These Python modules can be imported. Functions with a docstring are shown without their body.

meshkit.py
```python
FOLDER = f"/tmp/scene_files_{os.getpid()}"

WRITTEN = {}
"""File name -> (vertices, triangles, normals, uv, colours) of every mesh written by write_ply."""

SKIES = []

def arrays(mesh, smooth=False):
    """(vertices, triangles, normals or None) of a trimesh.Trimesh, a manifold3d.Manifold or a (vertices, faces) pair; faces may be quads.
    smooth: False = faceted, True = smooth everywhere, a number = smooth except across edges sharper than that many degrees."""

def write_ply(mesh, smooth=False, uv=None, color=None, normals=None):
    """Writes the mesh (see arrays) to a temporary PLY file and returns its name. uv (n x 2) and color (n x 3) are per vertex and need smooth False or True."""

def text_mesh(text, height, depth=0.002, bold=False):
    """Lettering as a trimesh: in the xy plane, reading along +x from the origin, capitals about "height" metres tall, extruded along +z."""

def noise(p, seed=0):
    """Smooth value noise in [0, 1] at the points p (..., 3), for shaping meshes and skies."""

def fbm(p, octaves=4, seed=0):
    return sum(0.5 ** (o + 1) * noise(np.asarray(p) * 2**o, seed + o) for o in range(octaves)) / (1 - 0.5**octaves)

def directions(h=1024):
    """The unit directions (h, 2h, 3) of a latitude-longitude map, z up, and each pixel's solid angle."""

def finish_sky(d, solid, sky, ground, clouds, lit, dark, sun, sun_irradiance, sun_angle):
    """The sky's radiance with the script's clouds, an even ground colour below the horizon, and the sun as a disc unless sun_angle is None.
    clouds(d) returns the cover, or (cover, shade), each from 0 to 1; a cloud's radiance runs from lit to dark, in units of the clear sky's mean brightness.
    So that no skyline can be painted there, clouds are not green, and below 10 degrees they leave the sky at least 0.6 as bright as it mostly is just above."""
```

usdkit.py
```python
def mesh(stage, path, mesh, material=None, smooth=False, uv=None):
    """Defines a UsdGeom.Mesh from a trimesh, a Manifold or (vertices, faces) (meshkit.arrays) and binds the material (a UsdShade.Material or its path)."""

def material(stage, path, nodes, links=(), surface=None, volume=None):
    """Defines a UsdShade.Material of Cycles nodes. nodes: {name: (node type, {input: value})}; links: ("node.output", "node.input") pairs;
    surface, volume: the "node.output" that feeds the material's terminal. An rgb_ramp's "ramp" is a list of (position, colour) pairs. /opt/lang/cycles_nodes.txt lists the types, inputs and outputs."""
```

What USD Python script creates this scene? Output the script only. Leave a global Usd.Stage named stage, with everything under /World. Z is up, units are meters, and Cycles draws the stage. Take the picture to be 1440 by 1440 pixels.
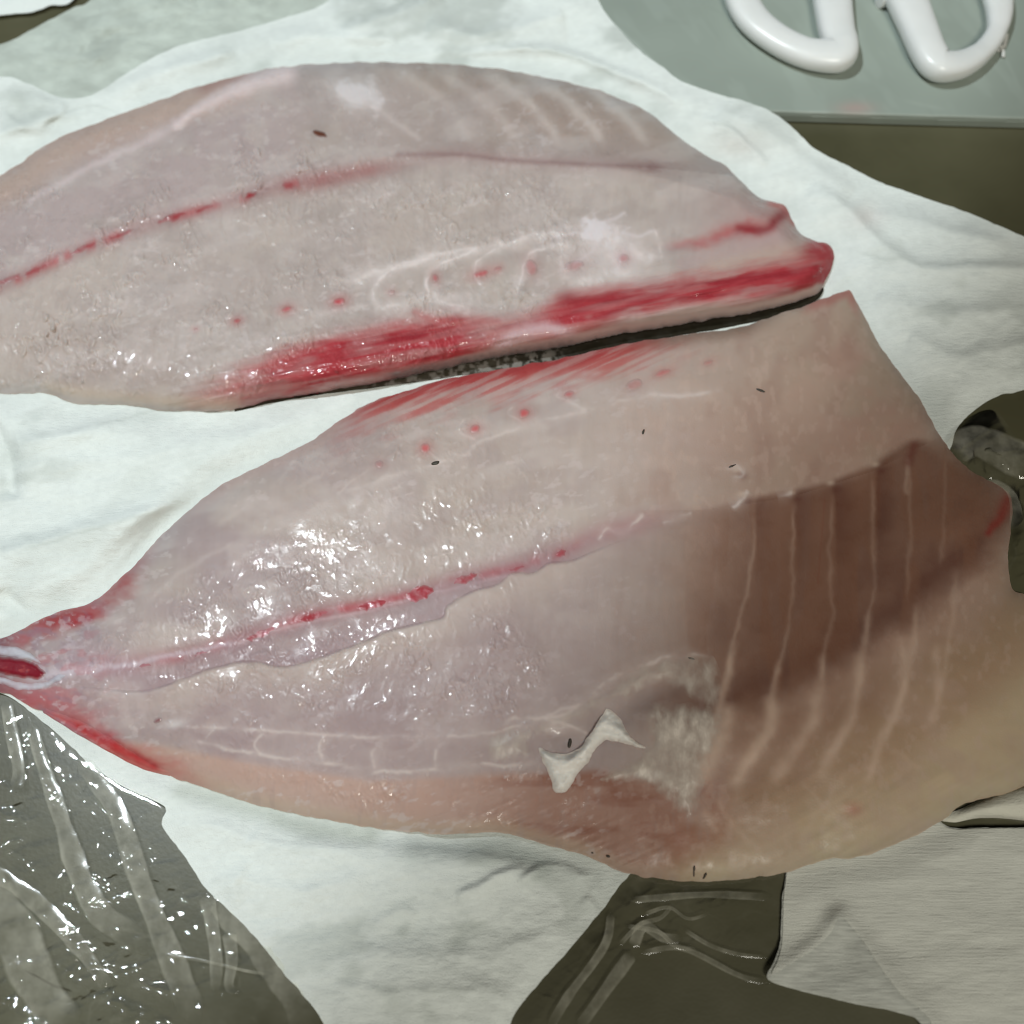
import math
import numpy as np
import shapely
from shapely.geometry import Polygon
from scipy import sparse
from scipy.interpolate import LinearNDInterpolator
from scipy.ndimage import gaussian_filter1d
from scipy.spatial import cKDTree
from pxr import Usd, UsdGeom, UsdLux, UsdShade, Gf, Sdf, Vt
import usdkit, meshkit

stage = Usd.Stage.CreateInMemory()
UsdGeom.SetStageUpAxis(stage, "Z")
UsdGeom.SetStageMetersPerUnit(stage, 1.0)
UsdGeom.Xform.Define(stage, "/World")

# ------------------------------------------------------------------ camera
CAM_H, TILT, TAN = 0.38, math.radians(24.0), math.tan(math.radians(25.0))
EYE = np.array([0, -CAM_H * math.tan(TILT), CAM_H])
cam = UsdGeom.Camera.Define(stage, "/World/camera")
cam.AddTranslateOp().Set(Gf.Vec3d(*map(float, EYE)))
cam.AddRotateXOp().Set(math.degrees(TILT))
cam.CreateHorizontalApertureAttr(36.0)
cam.CreateVerticalApertureAttr(36.0)
cam.CreateFocalLengthAttr(18.0 / TAN)
cam.CreateFStopAttr(7.0)
cam.CreateFocusDistanceAttr(0.395)
cam.CreateClippingRangeAttr(Gf.Vec2f(0.02, 50))
cam.CreateExposureAttr(0.0)


def at(px, py, z=0.0):
    """The point at height z that the photograph shows at pixel (px, py) of its 1440 x 1440."""
    u, v = (np.asarray(px, float) - 720) / 720 * TAN, (720 - np.asarray(py, float)) / 720 * TAN
    d = np.stack([u, math.sin(TILT) + v * math.cos(TILT), -math.cos(TILT) + v * math.sin(TILT)], -1)
    s = (np.asarray(z, float) - EYE[2]) / d[..., 2]
    return EYE + d * s[..., None]


# ------------------------------------------------------------------ lamps
def aim(light, pos, target):
    z = np.array(pos, float) - np.array(target, float)
    z /= np.linalg.norm(z)
    x = np.cross([0, 1, 0] if abs(z[1]) < 0.9 else [1, 0, 0], z)
    x /= np.linalg.norm(x)
    y = np.cross(z, x)
    light.AddTransformOp().Set(Gf.Matrix4d(*x, 0, *y, 0, *z, 0, *map(float, pos), 1))


key = UsdLux.SphereLight.Define(stage, "/World/key_lamp")      # the kitchen lamp at the left; cone cut to imitate a cast shadow, lower right
key.CreateRadiusAttr(0.025)
key.CreateNormalizeAttr(True)
key.CreateIntensityAttr(14.2)
key.CreateColorAttr(Gf.Vec3f(0.90, 1.0, 1.05))
KEY_POS, KEY_AIM = (-0.42, 0.30, 1.15), (-0.86, 0.77, 0)
aim(key, KEY_POS, KEY_AIM)
shaping = UsdLux.ShapingAPI.Apply(key.GetPrim())
shaping.CreateShapingConeAngleAttr(57.35)
shaping.CreateShapingConeSoftnessAttr(0.095)

room_fill = UsdLux.RectLight.Define(stage, "/World/fill_lamp")  # added fill lamp, standing in for the warm light of the room
room_fill.CreateWidthAttr(0.6)
room_fill.CreateHeightAttr(0.6)
room_fill.CreateNormalizeAttr(True)
room_fill.CreateIntensityAttr(11.0)
room_fill.CreateColorAttr(Gf.Vec3f(1.0, 0.97, 0.86))
aim(room_fill, (0.45, -1.35, 2.0), (0, 0, 0))


# ------------------------------------------------------------------ helpers
def lin(r, g, b):
    c = np.array([r, g, b], float) / 255
    return np.where(c <= 0.04045, c / 12.92, ((c + 0.055) / 1.055) ** 2.4)


def spline(pts, closed=True, n=12):
    p = np.asarray(pts, float)
    if closed:
        q = np.vstack([p[-1], p, p[0], p[1]])
    else:
        q = np.vstack([2 * p[0] - p[1], p, 2 * p[-1] - p[-2]])
    out = []
    t = np.linspace(0, 1, n, endpoint=False)[:, None]
    for i in range(len(q) - 3):
        a, b, c, d = q[i:i + 4]
        out.append(0.5 * (2 * b + (c - a) * t + (2 * a - 5 * b + 4 * c - d) * t ** 2 + (3 * b - a - 3 * c + d) * t ** 3))
    out = np.vstack(out)
    return out if closed else np.vstack([out, p[-1]])


TABLE = np.random.default_rng(7).random((512, 512)).astype(np.float32)


def fb(P, sx, sy=None, seed=0, octaves=3, rot=0.0):
    sy = sy or sx
    c, s = math.cos(rot), math.sin(rot)
    x, y = P[:, 0] * c + P[:, 1] * s, -P[:, 0] * s + P[:, 1] * c
    x, y, out = x / sx + 137.3, y / sy + 171.9, 0.0
    for o in range(octaves):
        u, v = x * 2 ** o + 17.7 * o, y * 2 ** o + 31.1 * o
        iu, iv = np.floor(u).astype(np.int32), np.floor(v).astype(np.int32)
        fu, fv = u - iu, v - iv
        fu, fv = fu * fu * (3 - 2 * fu), fv * fv * (3 - 2 * fv)
        k = (seed * 7 + o) % 61 * 5
        a, b, c, d = (iu + k) & 511, (iu + k + 1) & 511, (iv + 3 * k) & 511, (iv + 3 * k + 1) & 511
        t0, t1 = TABLE[c, a], TABLE[d, a]
        out = out + 0.5 ** (o + 1) * ((t0 + (TABLE[c, b] - t0) * fu) * (1 - fv) + (t1 + (TABLE[d, b] - t1) * fu) * fv)
    return out / (1 - 0.5 ** octaves)


def resample(line, step, closed):
    p = np.vstack([line, line[:1]]) if closed else line
    L = np.concatenate([[0], np.cumsum(np.linalg.norm(np.diff(p, axis=0), axis=1))])
    s = np.linspace(0, L[-1], max(8, int(L[-1] / step)), endpoint=not closed)
    return np.stack([np.interp(s, L, p[:, k]) for k in (0, 1)], 1)


def outline(pts, rough=0.0, wave=14, seed=0, smooth=True, step=2.0):
    p = resample(spline(pts) if smooth else np.asarray(pts, float), step, True)
    if rough:
        t = np.roll(p, -1, 0) - np.roll(p, 1, 0)
        nrm = np.stack([t[:, 1], -t[:, 0]], 1) / (np.linalg.norm(t, axis=1, keepdims=True) + 1e-9)
        p = p + nrm * ((fb(p, wave, seed=seed, octaves=3) - 0.5) * 2 * rough)[:, None]
    return p


class Region:
    """A grid over the inside of an outline, with its rim on the outline. P: the grid's points; d: how far each lies from the rim; F: triangles; ring: the rim's edges."""

    def __init__(self, line, step):
        poly = Polygon(line).buffer(0)
        if poly.geom_type != "Polygon":
            poly = max(poly.geoms, key=lambda g: g.area)
        line = np.array(poly.exterior.coords)[:-1]
        self.poly, self.tree_pts = poly, resample(line, 0.4, True)
        self.tree = cKDTree(self.tree_pts)
        x0, y0, x1, y1 = poly.bounds
        xs, ys = np.arange(x0 - step, x1 + 2 * step, step), np.arange(y0 - step, y1 + 2 * step, step)
        cx, cy = np.meshgrid((xs[:-1] + xs[1:]) / 2, (ys[:-1] + ys[1:]) / 2)
        shapely.prepare(poly)
        keep = shapely.contains_xy(poly, cx.ravel(), cy.ravel()).reshape(cx.shape)
        count = np.zeros((len(ys), len(xs)), int)
        for a in (0, 1):
            for b in (0, 1):
                count[a:a + keep.shape[0], b:b + keep.shape[1]] += keep
        gx, gy = np.meshgrid(xs, ys)
        used = count > 0
        index = np.full(used.shape, -1)
        index[used] = np.arange(used.sum())
        P = np.stack([gx[used], gy[used]], 1)
        d, near = self.tree.query(P)
        edge = (count < 4)[used]
        P[edge], d[edge] = self.tree_pts[near[edge]], 0
        i, j = np.nonzero(keep)
        a, b, c, e = index[i, j], index[i, j + 1], index[i + 1, j + 1], index[i + 1, j]
        flip = ((i + j) % 2).astype(bool)[:, None]
        # pixel y runs down, so this order faces up
        self.F = np.vstack([np.where(flip, np.stack([a, c, b], 1), np.stack([a, e, b], 1)), np.where(flip, np.stack([a, e, c], 1), np.stack([b, e, c], 1))])
        self.P, self.d = P, d
        self.z = None
        ed = np.vstack([self.F[:, [0, 1]], self.F[:, [1, 2]], self.F[:, [2, 0]]])
        k = np.sort(ed, 1)
        k = k[:, 0] * len(P) + k[:, 1]
        _, first, n = np.unique(k, return_index=True, return_counts=True)
        self.ring = ed[first[n == 1]]

    def relax(self, z, rounds):
        n = len(self.P)
        e = np.vstack([self.F[:, [0, 1]], self.F[:, [1, 2]], self.F[:, [2, 0]]])
        A = sparse.coo_matrix((np.ones(2 * len(e)), (np.r_[e[:, 0], e[:, 1]], np.r_[e[:, 1], e[:, 0]])), (n, n)).tocsr()
        A = sparse.diags(1 / np.maximum(np.asarray(A.sum(1)).ravel(), 1)) @ A
        for _ in range(rounds):
            z = A @ z
        return z

    def soft_d(self, rounds):
        """d with its ridges rounded off, so that a height made from it has no creases."""
        n = len(self.P)
        e = np.vstack([self.F[:, [0, 1]], self.F[:, [1, 2]], self.F[:, [2, 0]]])
        A = sparse.coo_matrix((np.ones(2 * len(e)), (np.r_[e[:, 0], e[:, 1]], np.r_[e[:, 1], e[:, 0]])), (n, n)).tocsr()
        A.data[:] = 1
        A = sparse.diags(1 / np.maximum(np.asarray(A.sum(1)).ravel(), 1)) @ A
        d, rim = self.d.copy(), self.d <= 0
        for _ in range(rounds):
            d = A @ d
            d[rim] = 0
        return d

    def surface(self, P):
        """Height of the finished surface at the points P."""
        if not hasattr(self, "ptree"):
            self.ptree = cKDTree(self.P)
        d, i = self.ptree.query(P, k=4)
        w = 1 / (d + 0.05) ** 2
        return (self.z[i] * w).sum(1) / w.sum(1)

    def dist(self, P):
        """Signed distance to the outline, positive inside."""
        d, _ = self.tree.query(P)
        shapely.prepare(self.poly)
        return np.where(shapely.contains_xy(self.poly, P[:, 0], P[:, 1]), d, -d)


def sheet(reg, z, low=None):
    """The region's surface at heights z; with low, closed by a wall down to the heights low and an underside."""
    top = at(reg.P[:, 0], reg.P[:, 1], z)
    if low is None:
        return top, reg.F
    n = len(top)
    bot = top.copy()
    bot[:, 2] = np.minimum(low, z - 1e-5)
    # the wall has a rim of its own, so that the top is shaded by its own slope alone
    rim = np.unique(reg.ring)
    k = np.zeros(n, int)
    k[rim] = np.arange(len(rim))
    a, b = k[reg.ring[:, 0]] + 2 * n, k[reg.ring[:, 1]] + 2 * n
    m = len(rim)
    wall = np.vstack([np.stack([a, a + m, b], 1), np.stack([b, a + m, b + m], 1)])
    return np.vstack([top, bot, top[rim], bot[rim]]), np.vstack([reg.F, reg.F[:, ::-1] + n, wall])


def near_line(P, pts, smooth=True):
    """Distance of every point to a polyline, how far along it (0..1) the nearest spot lies, and the side (sign)."""
    line = spline(pts, False, 6) if smooth and len(pts) > 2 else np.asarray(pts, float)
    best, along, side = np.full(len(P), 1e9), np.zeros(len(P)), np.zeros(len(P))
    seg = np.diff(line, axis=0)
    L = np.concatenate([[0], np.cumsum(np.linalg.norm(seg, axis=1))])
    for i, s in enumerate(seg):
        q = P - line[i]
        t = np.clip((q @ s) / max(s @ s, 1e-9), 0, 1)
        d = np.hypot(q[:, 0] - t * s[0], q[:, 1] - t * s[1])
        m = d < best
        best[m], along[m], side[m] = d[m], (L[i] + t[m] * (L[i + 1] - L[i])) / L[-1], np.sign(s[0] * q[m, 1] - s[1] * q[m, 0])
    return best, along, side


def stroke(P, pts, w, w_end=None, fade=0.0, power=2.0, wob=0.0, seed=0, smooth=True):
    """0..1: a soft brush stroke along a polyline; w: half width in pixels; fade: how much of each end thins out."""
    out = np.zeros(len(P))
    q = np.asarray(pts, float)
    m = 3.2 * max(w, w_end or w) + wob * 2
    lo, hi = q.min(0) - m - 20, q.max(0) + m + 20
    k = np.nonzero((P[:, 0] > lo[0]) & (P[:, 0] < hi[0]) & (P[:, 1] > lo[1]) & (P[:, 1] < hi[1]))[0]
    if not len(k):
        return out
    Q = P[k]
    if wob:
        Q = Q + np.stack([fb(Q, 22, seed=seed + 3) - 0.5, fb(Q, 22, seed=seed + 9) - 0.5], 1) * 2 * wob
    d, t, _ = near_line(Q, pts, smooth)
    ww = w + ((w_end if w_end is not None else w) - w) * t
    v = np.exp(-(d / ww) ** power)
    if fade:
        v = v * np.clip(t / fade, 0, 1) * np.clip((1 - t) / fade, 0, 1)
    out[k] = v
    return out


def blob(P, x, y, rx, ry=None, rot=0.0, power=2.0):
    ry = ry or rx
    c, s = math.cos(rot), math.sin(rot)
    u, v = (P[:, 0] - x) * c + (P[:, 1] - y) * s, -(P[:, 0] - x) * s + (P[:, 1] - y) * c
    return np.exp(-((u / rx) ** 2 + (v / ry) ** 2) ** (power / 2))


def sst(x, a, b):
    t = np.clip((x - a) / (b - a), 0, 1)
    return t * t * (3 - 2 * t)


def mixc(c, w, col):
    w = np.clip(np.asarray(w), 0, 1)[:, None]
    return c * (1 - w) + np.asarray(col) * w


TAKEN = {}


def free(parent, name):
    k = (parent, name)
    n = TAKEN.get(k, -1) + 1
    TAKEN[k] = n
    return f"{parent}/{name}" + (f"_{n:03d}" if n else "")


def tag(prim, label=None, category=None, group=None, kind=None):
    for k, v in dict(label=label, category=category, group=group, kind=kind).items():
        if v:
            prim.SetCustomDataByKey(k, v)


def put(name, mesh, mat, parent="/World", smooth=True, color=None, wet=None, **data):
    path = free(parent, name)
    m = usdkit.mesh(stage, path, mesh, mat, smooth=smooth)
    if color is not None:
        n = len(m.GetPointsAttr().Get())
        color = np.asarray(color)
        if len(color) == 1:
            color = np.repeat(color, n, 0)
        elif len(color) < n:                                        # underside and wall take the colours of the top above them
            k = len(color)
            rim = cKDTree(np.array(m.GetPointsAttr().Get())[:k]).query(np.array(m.GetPointsAttr().Get())[2 * k:])[1] if n > 2 * k else []
            half = (n - 2 * k) // 2
            color = np.vstack([color, color, color[rim[:half]], color[rim[:half]]]) if n > 2 * k else np.vstack([color, color])
        UsdGeom.PrimvarsAPI(m).CreatePrimvar("tone", Sdf.ValueTypeNames.Color3fArray, "vertex").Set(Vt.Vec3fArray.FromNumpy(np.clip(color, 0.003, 0.95).astype(np.float32)))
    if wet is not None:
        n = len(m.GetPointsAttr().Get())
        wet = np.concatenate([wet, np.zeros(n - len(wet))])
        UsdGeom.PrimvarsAPI(m).CreatePrimvar("wet", Sdf.ValueTypeNames.Color3fArray, "vertex").Set(Vt.Vec3fArray.FromNumpy(np.stack([wet] * 3, 1).astype(np.float32)))
    tag(m.GetPrim(), **data)
    return path


def thing(name, label, category, group=None):
    path = free("/World", name)
    x = UsdGeom.Xform.Define(stage, path)
    tag(x.GetPrim(), label, category, group)
    return path


# ------------------------------------------------------------------ materials
LOOKS = "/World/Looks"
UsdGeom.Scope.Define(stage, LOOKS)


def flesh_material(name, rough=0.4, sss=0.3, bump=0.12, scale=1400, spec=0.25, coat=0.3):
    return usdkit.material(stage, f"{LOOKS}/{name}", {
        "a": ("attribute", {"attribute": "tone"}),
        "g": ("geometry", {}),
        "n": ("noise_texture", {"scale": scale, "detail": 3.0, "roughness": 0.6}),
        "n2": ("noise_texture", {"scale": 160.0, "detail": 2.0}),
        "r": ("map_range", {"from_min": 0.35, "from_max": 0.7, "to_min": rough * 0.6, "to_max": rough * 1.7, "clamp": True}),
        "b": ("bump", {"strength": bump, "distance": 0.0004}),
        "w": ("noise_texture", {"scale": 420.0, "detail": 2.0}),
        "w2": ("noise_texture", {"scale": 70.0, "detail": 2.0}),
        "ws": ("math", {"math_type": "add"}),
        "wa": ("attribute", {"attribute": "wet"}),
        "wm": ("math", {"math_type": "multiply"}),
        "wc": ("map_range", {"from_min": 1.03, "from_max": 1.15, "to_min": 0.0, "to_max": coat * 3.0, "clamp": True}),
        "p": ("principled_bsdf", {"subsurface_weight": sss, "subsurface_radius": (1.0, 0.55, 0.4), "subsurface_scale": 0.0022, "specular_ior_level": spec, "ior": 1.38, "coat_roughness": 0.045}),
    }, [("g.position", "n.vector"), ("g.position", "n2.vector"), ("n.fac", "b.height"), ("n2.fac", "r.value"), ("r.result", "p.roughness"),
        ("b.normal", "p.normal"), ("b.normal", "p.coat_normal"), ("a.color", "p.base_color"), ("g.position", "w.vector"), ("g.position", "w2.vector"), ("w.fac", "ws.value1"), ("w2.fac", "ws.value2"), ("ws.value", "wc.value"), ("wc.result", "wm.value1"), ("wa.fac", "wm.value2"), ("wm.value", "p.coat_weight")], surface="p.BSDF")


def paper_material(name, see=0.0, fibre=(260, 900)):
    nodes = {
        "a": ("attribute", {"attribute": "tone"}),
        "g": ("geometry", {}),
        "m": ("mapping", {"scale": (fibre[0], fibre[1], 400.0)}),
        "n": ("noise_texture", {"scale": 1.0, "detail": 3.0, "roughness": 0.65}),
        "n3": ("noise_texture", {"scale": 2600.0, "detail": 2.0}),
        "k": ("mix", {"mix_type": "mix", "fac": 0.4}),
        "b": ("bump", {"strength": 0.8, "distance": 0.0011}),
        "p": ("principled_bsdf", {"roughness": 0.85, "specular_ior_level": 0.15, "sheen_weight": 0.1}),
        "tl": ("translucent_bsdf", {}),
        "mx": ("mix_closure", {"fac": 0.12}),
    }
    links = [("g.position", "m.vector"), ("m.vector", "n.vector"), ("g.position", "n3.vector"), ("n.color", "k.color1"), ("n3.color", "k.color2"), ("k.color", "b.height"),
             ("b.normal", "p.normal"), ("a.color", "p.base_color"), ("a.color", "tl.color"), ("p.BSDF", "mx.closure1"), ("tl.BSDF", "mx.closure2")]
    if see:
        nodes["tr"] = ("transparent_bsdf", {})
        nodes["v"] = ("map_range", {"from_min": 0.35, "from_max": 0.65, "to_min": see * 0.55, "to_max": see * 1.4, "clamp": True})
        nodes["mz"] = ("mix_closure", {})
        links += [("n.fac", "v.value"), ("v.result", "mz.fac"), ("mx.closure", "mz.closure1"), ("tr.BSDF", "mz.closure2")]
    return usdkit.material(stage, f"{LOOKS}/{name}", nodes, links, surface="mz.closure" if see else "mx.closure")


def film_material(name, rough=0.07, bump=0.3, shine=1.0):
    """Clear film; the mesh's attribute says how milky it is."""
    return usdkit.material(stage, f"{LOOKS}/{name}", {
        "g": ("geometry", {}),
        "a": ("attribute", {"attribute": "tone"}),
        "n": ("noise_texture", {"scale": 330.0, "detail": 5.0, "roughness": 0.65, "distortion": 2.0}),
        "n2": ("noise_texture", {"scale": 150.0, "detail": 4.0, "roughness": 0.6}),
        "b": ("bump", {"strength": bump, "distance": 0.0010}),
        "f": ("fresnel", {"IOR": 1.45}),
        "f2": ("math", {"math_type": "multiply", "value2": shine, "use_clamp": True}),
        "t": ("transparent_bsdf", {"color": (0.97, 0.97, 0.96)}),
        "d": ("diffuse_bsdf", {"color": (0.80, 0.78, 0.66)}),
        "gl": ("glossy_bsdf", {"color": (1, 1, 1), "roughness": rough}),
        "hz": ("map_range", {"from_min": 0.3, "from_max": 0.7, "to_min": 0.45, "to_max": 1.5, "clamp": True}),
        "hm": ("math", {"math_type": "multiply"}),
        "m1": ("mix_closure", {}),
        "m2": ("mix_closure", {}),
    }, [("g.position", "n.vector"), ("g.position", "n2.vector"), ("n.fac", "b.height"), ("b.normal", "gl.normal"), ("n2.fac", "hz.value"), ("hz.result", "hm.value1"), ("a.fac", "hm.value2"), ("hm.value", "m1.fac"),
        ("t.BSDF", "m1.closure1"), ("d.BSDF", "m1.closure2"), ("f.fac", "f2.value1"), ("f2.value", "m2.fac"), ("m1.closure", "m2.closure1"), ("gl.BSDF", "m2.closure2")], surface="m2.closure")


FLESH = flesh_material("wet_flesh")
BLOOD = flesh_material("wet_red_muscle", rough=0.3, sss=0.15, bump=0.2, scale=900, coat=0.4)
SKIN = flesh_material("fish_skin", rough=0.3, sss=0.0, bump=0.3, scale=700, coat=0.2)
PAPER = paper_material("kitchen_paper")
THIN_PAPER = paper_material("thin_kitchen_paper", see=0.42, fibre=(120, 1500))
DOUBLE_PAPER = paper_material("double_kitchen_paper", see=0.16, fibre=(120, 1500))
WET_PAPER = paper_material("wet_kitchen_paper", see=0.34, fibre=(70, 110))
FILM = film_material("cling_film", 0.035, 0.02, 1.0)
FOLD = film_material("cling_film_fold", 0.12, 0.03, 0.5)
MEMBRANE = usdkit.material(stage, f"{LOOKS}/membrane", {
    "g": ("geometry", {}),
    "a": ("attribute", {"attribute": "tone"}),
    "m": ("mapping", {"scale": (200.0, 110.0, 200.0), "rotation": (0, 0, 0.35)}),
    "n": ("noise_texture", {"scale": 1.0, "detail": 4.0, "roughness": 0.6}),
    "w": ("math", {"math_type": "multiply"}),
    "v": ("map_range", {"from_min": 0.3, "from_max": 0.7, "to_min": 0.25, "to_max": 1.35, "clamp": True}),
    "t": ("transparent_bsdf", {"color": (1, 1, 1)}),
    "p": ("principled_bsdf", {"base_color": (0.64, 0.56, 0.49), "roughness": 0.3, "coat_weight": 0.2}),
    "mz": ("mix_closure", {}),
}, [("g.position", "m.vector"), ("m.vector", "n.vector"), ("n.fac", "v.value"), ("v.result", "w.value1"), ("a.fac", "w.value2"), ("w.value", "mz.fac"), ("t.BSDF", "mz.closure1"), ("p.BSDF", "mz.closure2")], surface="mz.closure")
COUNTER = usdkit.material(stage, f"{LOOKS}/counter", {
    "g": ("geometry", {}),
    "n": ("noise_texture", {"scale": 9.0, "detail": 5.0, "roughness": 0.6}),
    "n2": ("noise_texture", {"scale": 800.0, "detail": 2.0}),
    "r": ("rgb_ramp", {"ramp": [(0.3, (0.060, 0.057, 0.031)), (0.7, (0.096, 0.090, 0.050))]}),
    "q": ("map_range", {"from_min": 0.3, "from_max": 0.7, "to_min": 0.28, "to_max": 0.45}),
    "b": ("bump", {"strength": 0.05, "distance": 0.0005}),
    "p": ("principled_bsdf", {"roughness": 0.35}),
}, [("g.position", "n.vector"), ("g.position", "n2.vector"), ("n.fac", "r.fac"), ("n.fac", "q.value"), ("q.result", "p.roughness"), ("n2.fac", "b.height"), ("b.normal", "p.normal"), ("r.color", "p.base_color")], surface="p.BSDF")
BOARD = usdkit.material(stage, f"{LOOKS}/board_plastic", {
    "g": ("geometry", {}),
    "a": ("attribute", {"attribute": "tone"}),
    "m": ("mapping", {"scale": (60.0, 900.0, 60.0), "rotation": (0, 0, 0.7)}),
    "n": ("noise_texture", {"scale": 1.0, "detail": 4.0, "roughness": 0.7}),
    "b": ("bump", {"strength": 0.12, "distance": 0.0003}),
    "p": ("principled_bsdf", {"roughness": 0.42, "specular_ior_level": 0.4}),
}, [("g.position", "m.vector"), ("m.vector", "n.vector"), ("n.fac", "b.height"), ("b.normal", "p.normal"), ("a.color", "p.base_color")], surface="p.BSDF")
WHITE = usdkit.material(stage, f"{LOOKS}/white_plastic", {
    "g": ("geometry", {}),
    "n": ("noise_texture", {"scale": 45.0, "detail": 4.0}),
    "r": ("rgb_ramp", {"ramp": [(0.3, (0.72, 0.73, 0.71)), (0.7, (0.79, 0.79, 0.77))]}),
    "p": ("principled_bsdf", {"roughness": 0.33, "subsurface_weight": 0.15, "subsurface_scale": 0.002, "subsurface_radius": (1, 0.9, 0.8)}),
}, [("g.position", "n.vector"), ("n.fac", "r.fac"), ("r.color", "p.base_color")], surface="p.BSDF")
STEEL = usdkit.material(stage, f"{LOOKS}/steel", {"p": ("principled_bsdf", {"base_color": (0.55, 0.55, 0.54), "metallic": 1.0, "roughness": 0.3})}, surface="p.BSDF")
DARK = usdkit.material(stage, f"{LOOKS}/dark_fleck", {"p": ("principled_bsdf", {"base_color": (0.045, 0.036, 0.026), "roughness": 0.5})}, surface="p.BSDF")

# ------------------------------------------------------------------ outlines
FISH1 = [(-330, 450), (-260, 400), (-120, 315), (0, 247), (67, 202), (110, 182), (200, 150), (273, 123), (333, 107), (393, 95), (480, 88), (570, 88), (667, 93), (763, 108), (840, 127), (913, 157), (960, 193),
         (990, 217), (1020, 233), (1050, 263), (1073, 280), (1104, 290), (1116, 312), (1127, 330), (1148, 339), (1168, 347), (1172, 370), (1160, 396), (1150, 413), (1120, 424), (1070, 438), (960, 456), (850, 474),
         (790, 488), (700, 503), (620, 519), (560, 532), (480, 547), (383, 563), (320, 577), (233, 577), (187, 569), (110, 567), (67, 554), (13, 553), (-100, 552), (-240, 535), (-330, 495)]
SKIN1 = [(-326, 452), (-256, 404), (-116, 320), (4, 251), (110, 187), (273, 128), (393, 100), (570, 93), (763, 113), (913, 162), (990, 222), (1050, 267), (1104, 296), (1140, 345), (1164, 372), (1160, 398), (1152, 418),
         (1120, 434), (1070, 450), (1000, 464), (950, 472), (880, 488), (813, 505), (740, 516), (680, 523), (580, 537), (480, 550), (383, 566), (320, 579), (233, 577), (187, 567), (110, 564), (13, 550), (-100, 549), (-240, 532), (-326, 493)]
FISH2 = [(-60, 905), (-20, 900), (0, 898), (47, 877), (77, 863), (127, 847), (153, 830), (180, 803), (203, 780), (233, 747), (283, 703), (320, 677), (383, 647), (433, 623), (453, 608), (480, 590), (527, 563), (580, 547),
         (620, 534), (693, 521), (773, 507), (807, 500), (880, 484), (960, 471), (1027, 462), (1090, 444), (1147, 424), (1185, 411), (1197, 410), (1213, 440), (1233, 480), (1260, 517), (1297, 567), (1313, 597), (1330, 623),
         (1344, 644), (1373, 667), (1407, 683), (1421, 700), (1423, 733), (1417, 780), (1423, 827), (1445, 838), (1475, 865), (1492, 950), (1475, 1050), (1440, 1107), (1360, 1130), (1320, 1158), (1260, 1187), (1200, 1207), (1163, 1208),
         (1103, 1227), (1027, 1237), (960, 1239), (880, 1228), (847, 1213), (813, 1200), (763, 1187), (713, 1172), (680, 1170), (630, 1173), (547, 1167), (480, 1157), (367, 1133), (273, 1103), (200, 1077), (160, 1057),
         (133, 1037), (83, 1010), (43, 993), (13, 977), (-20, 970), (-60, 962)]
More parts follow.
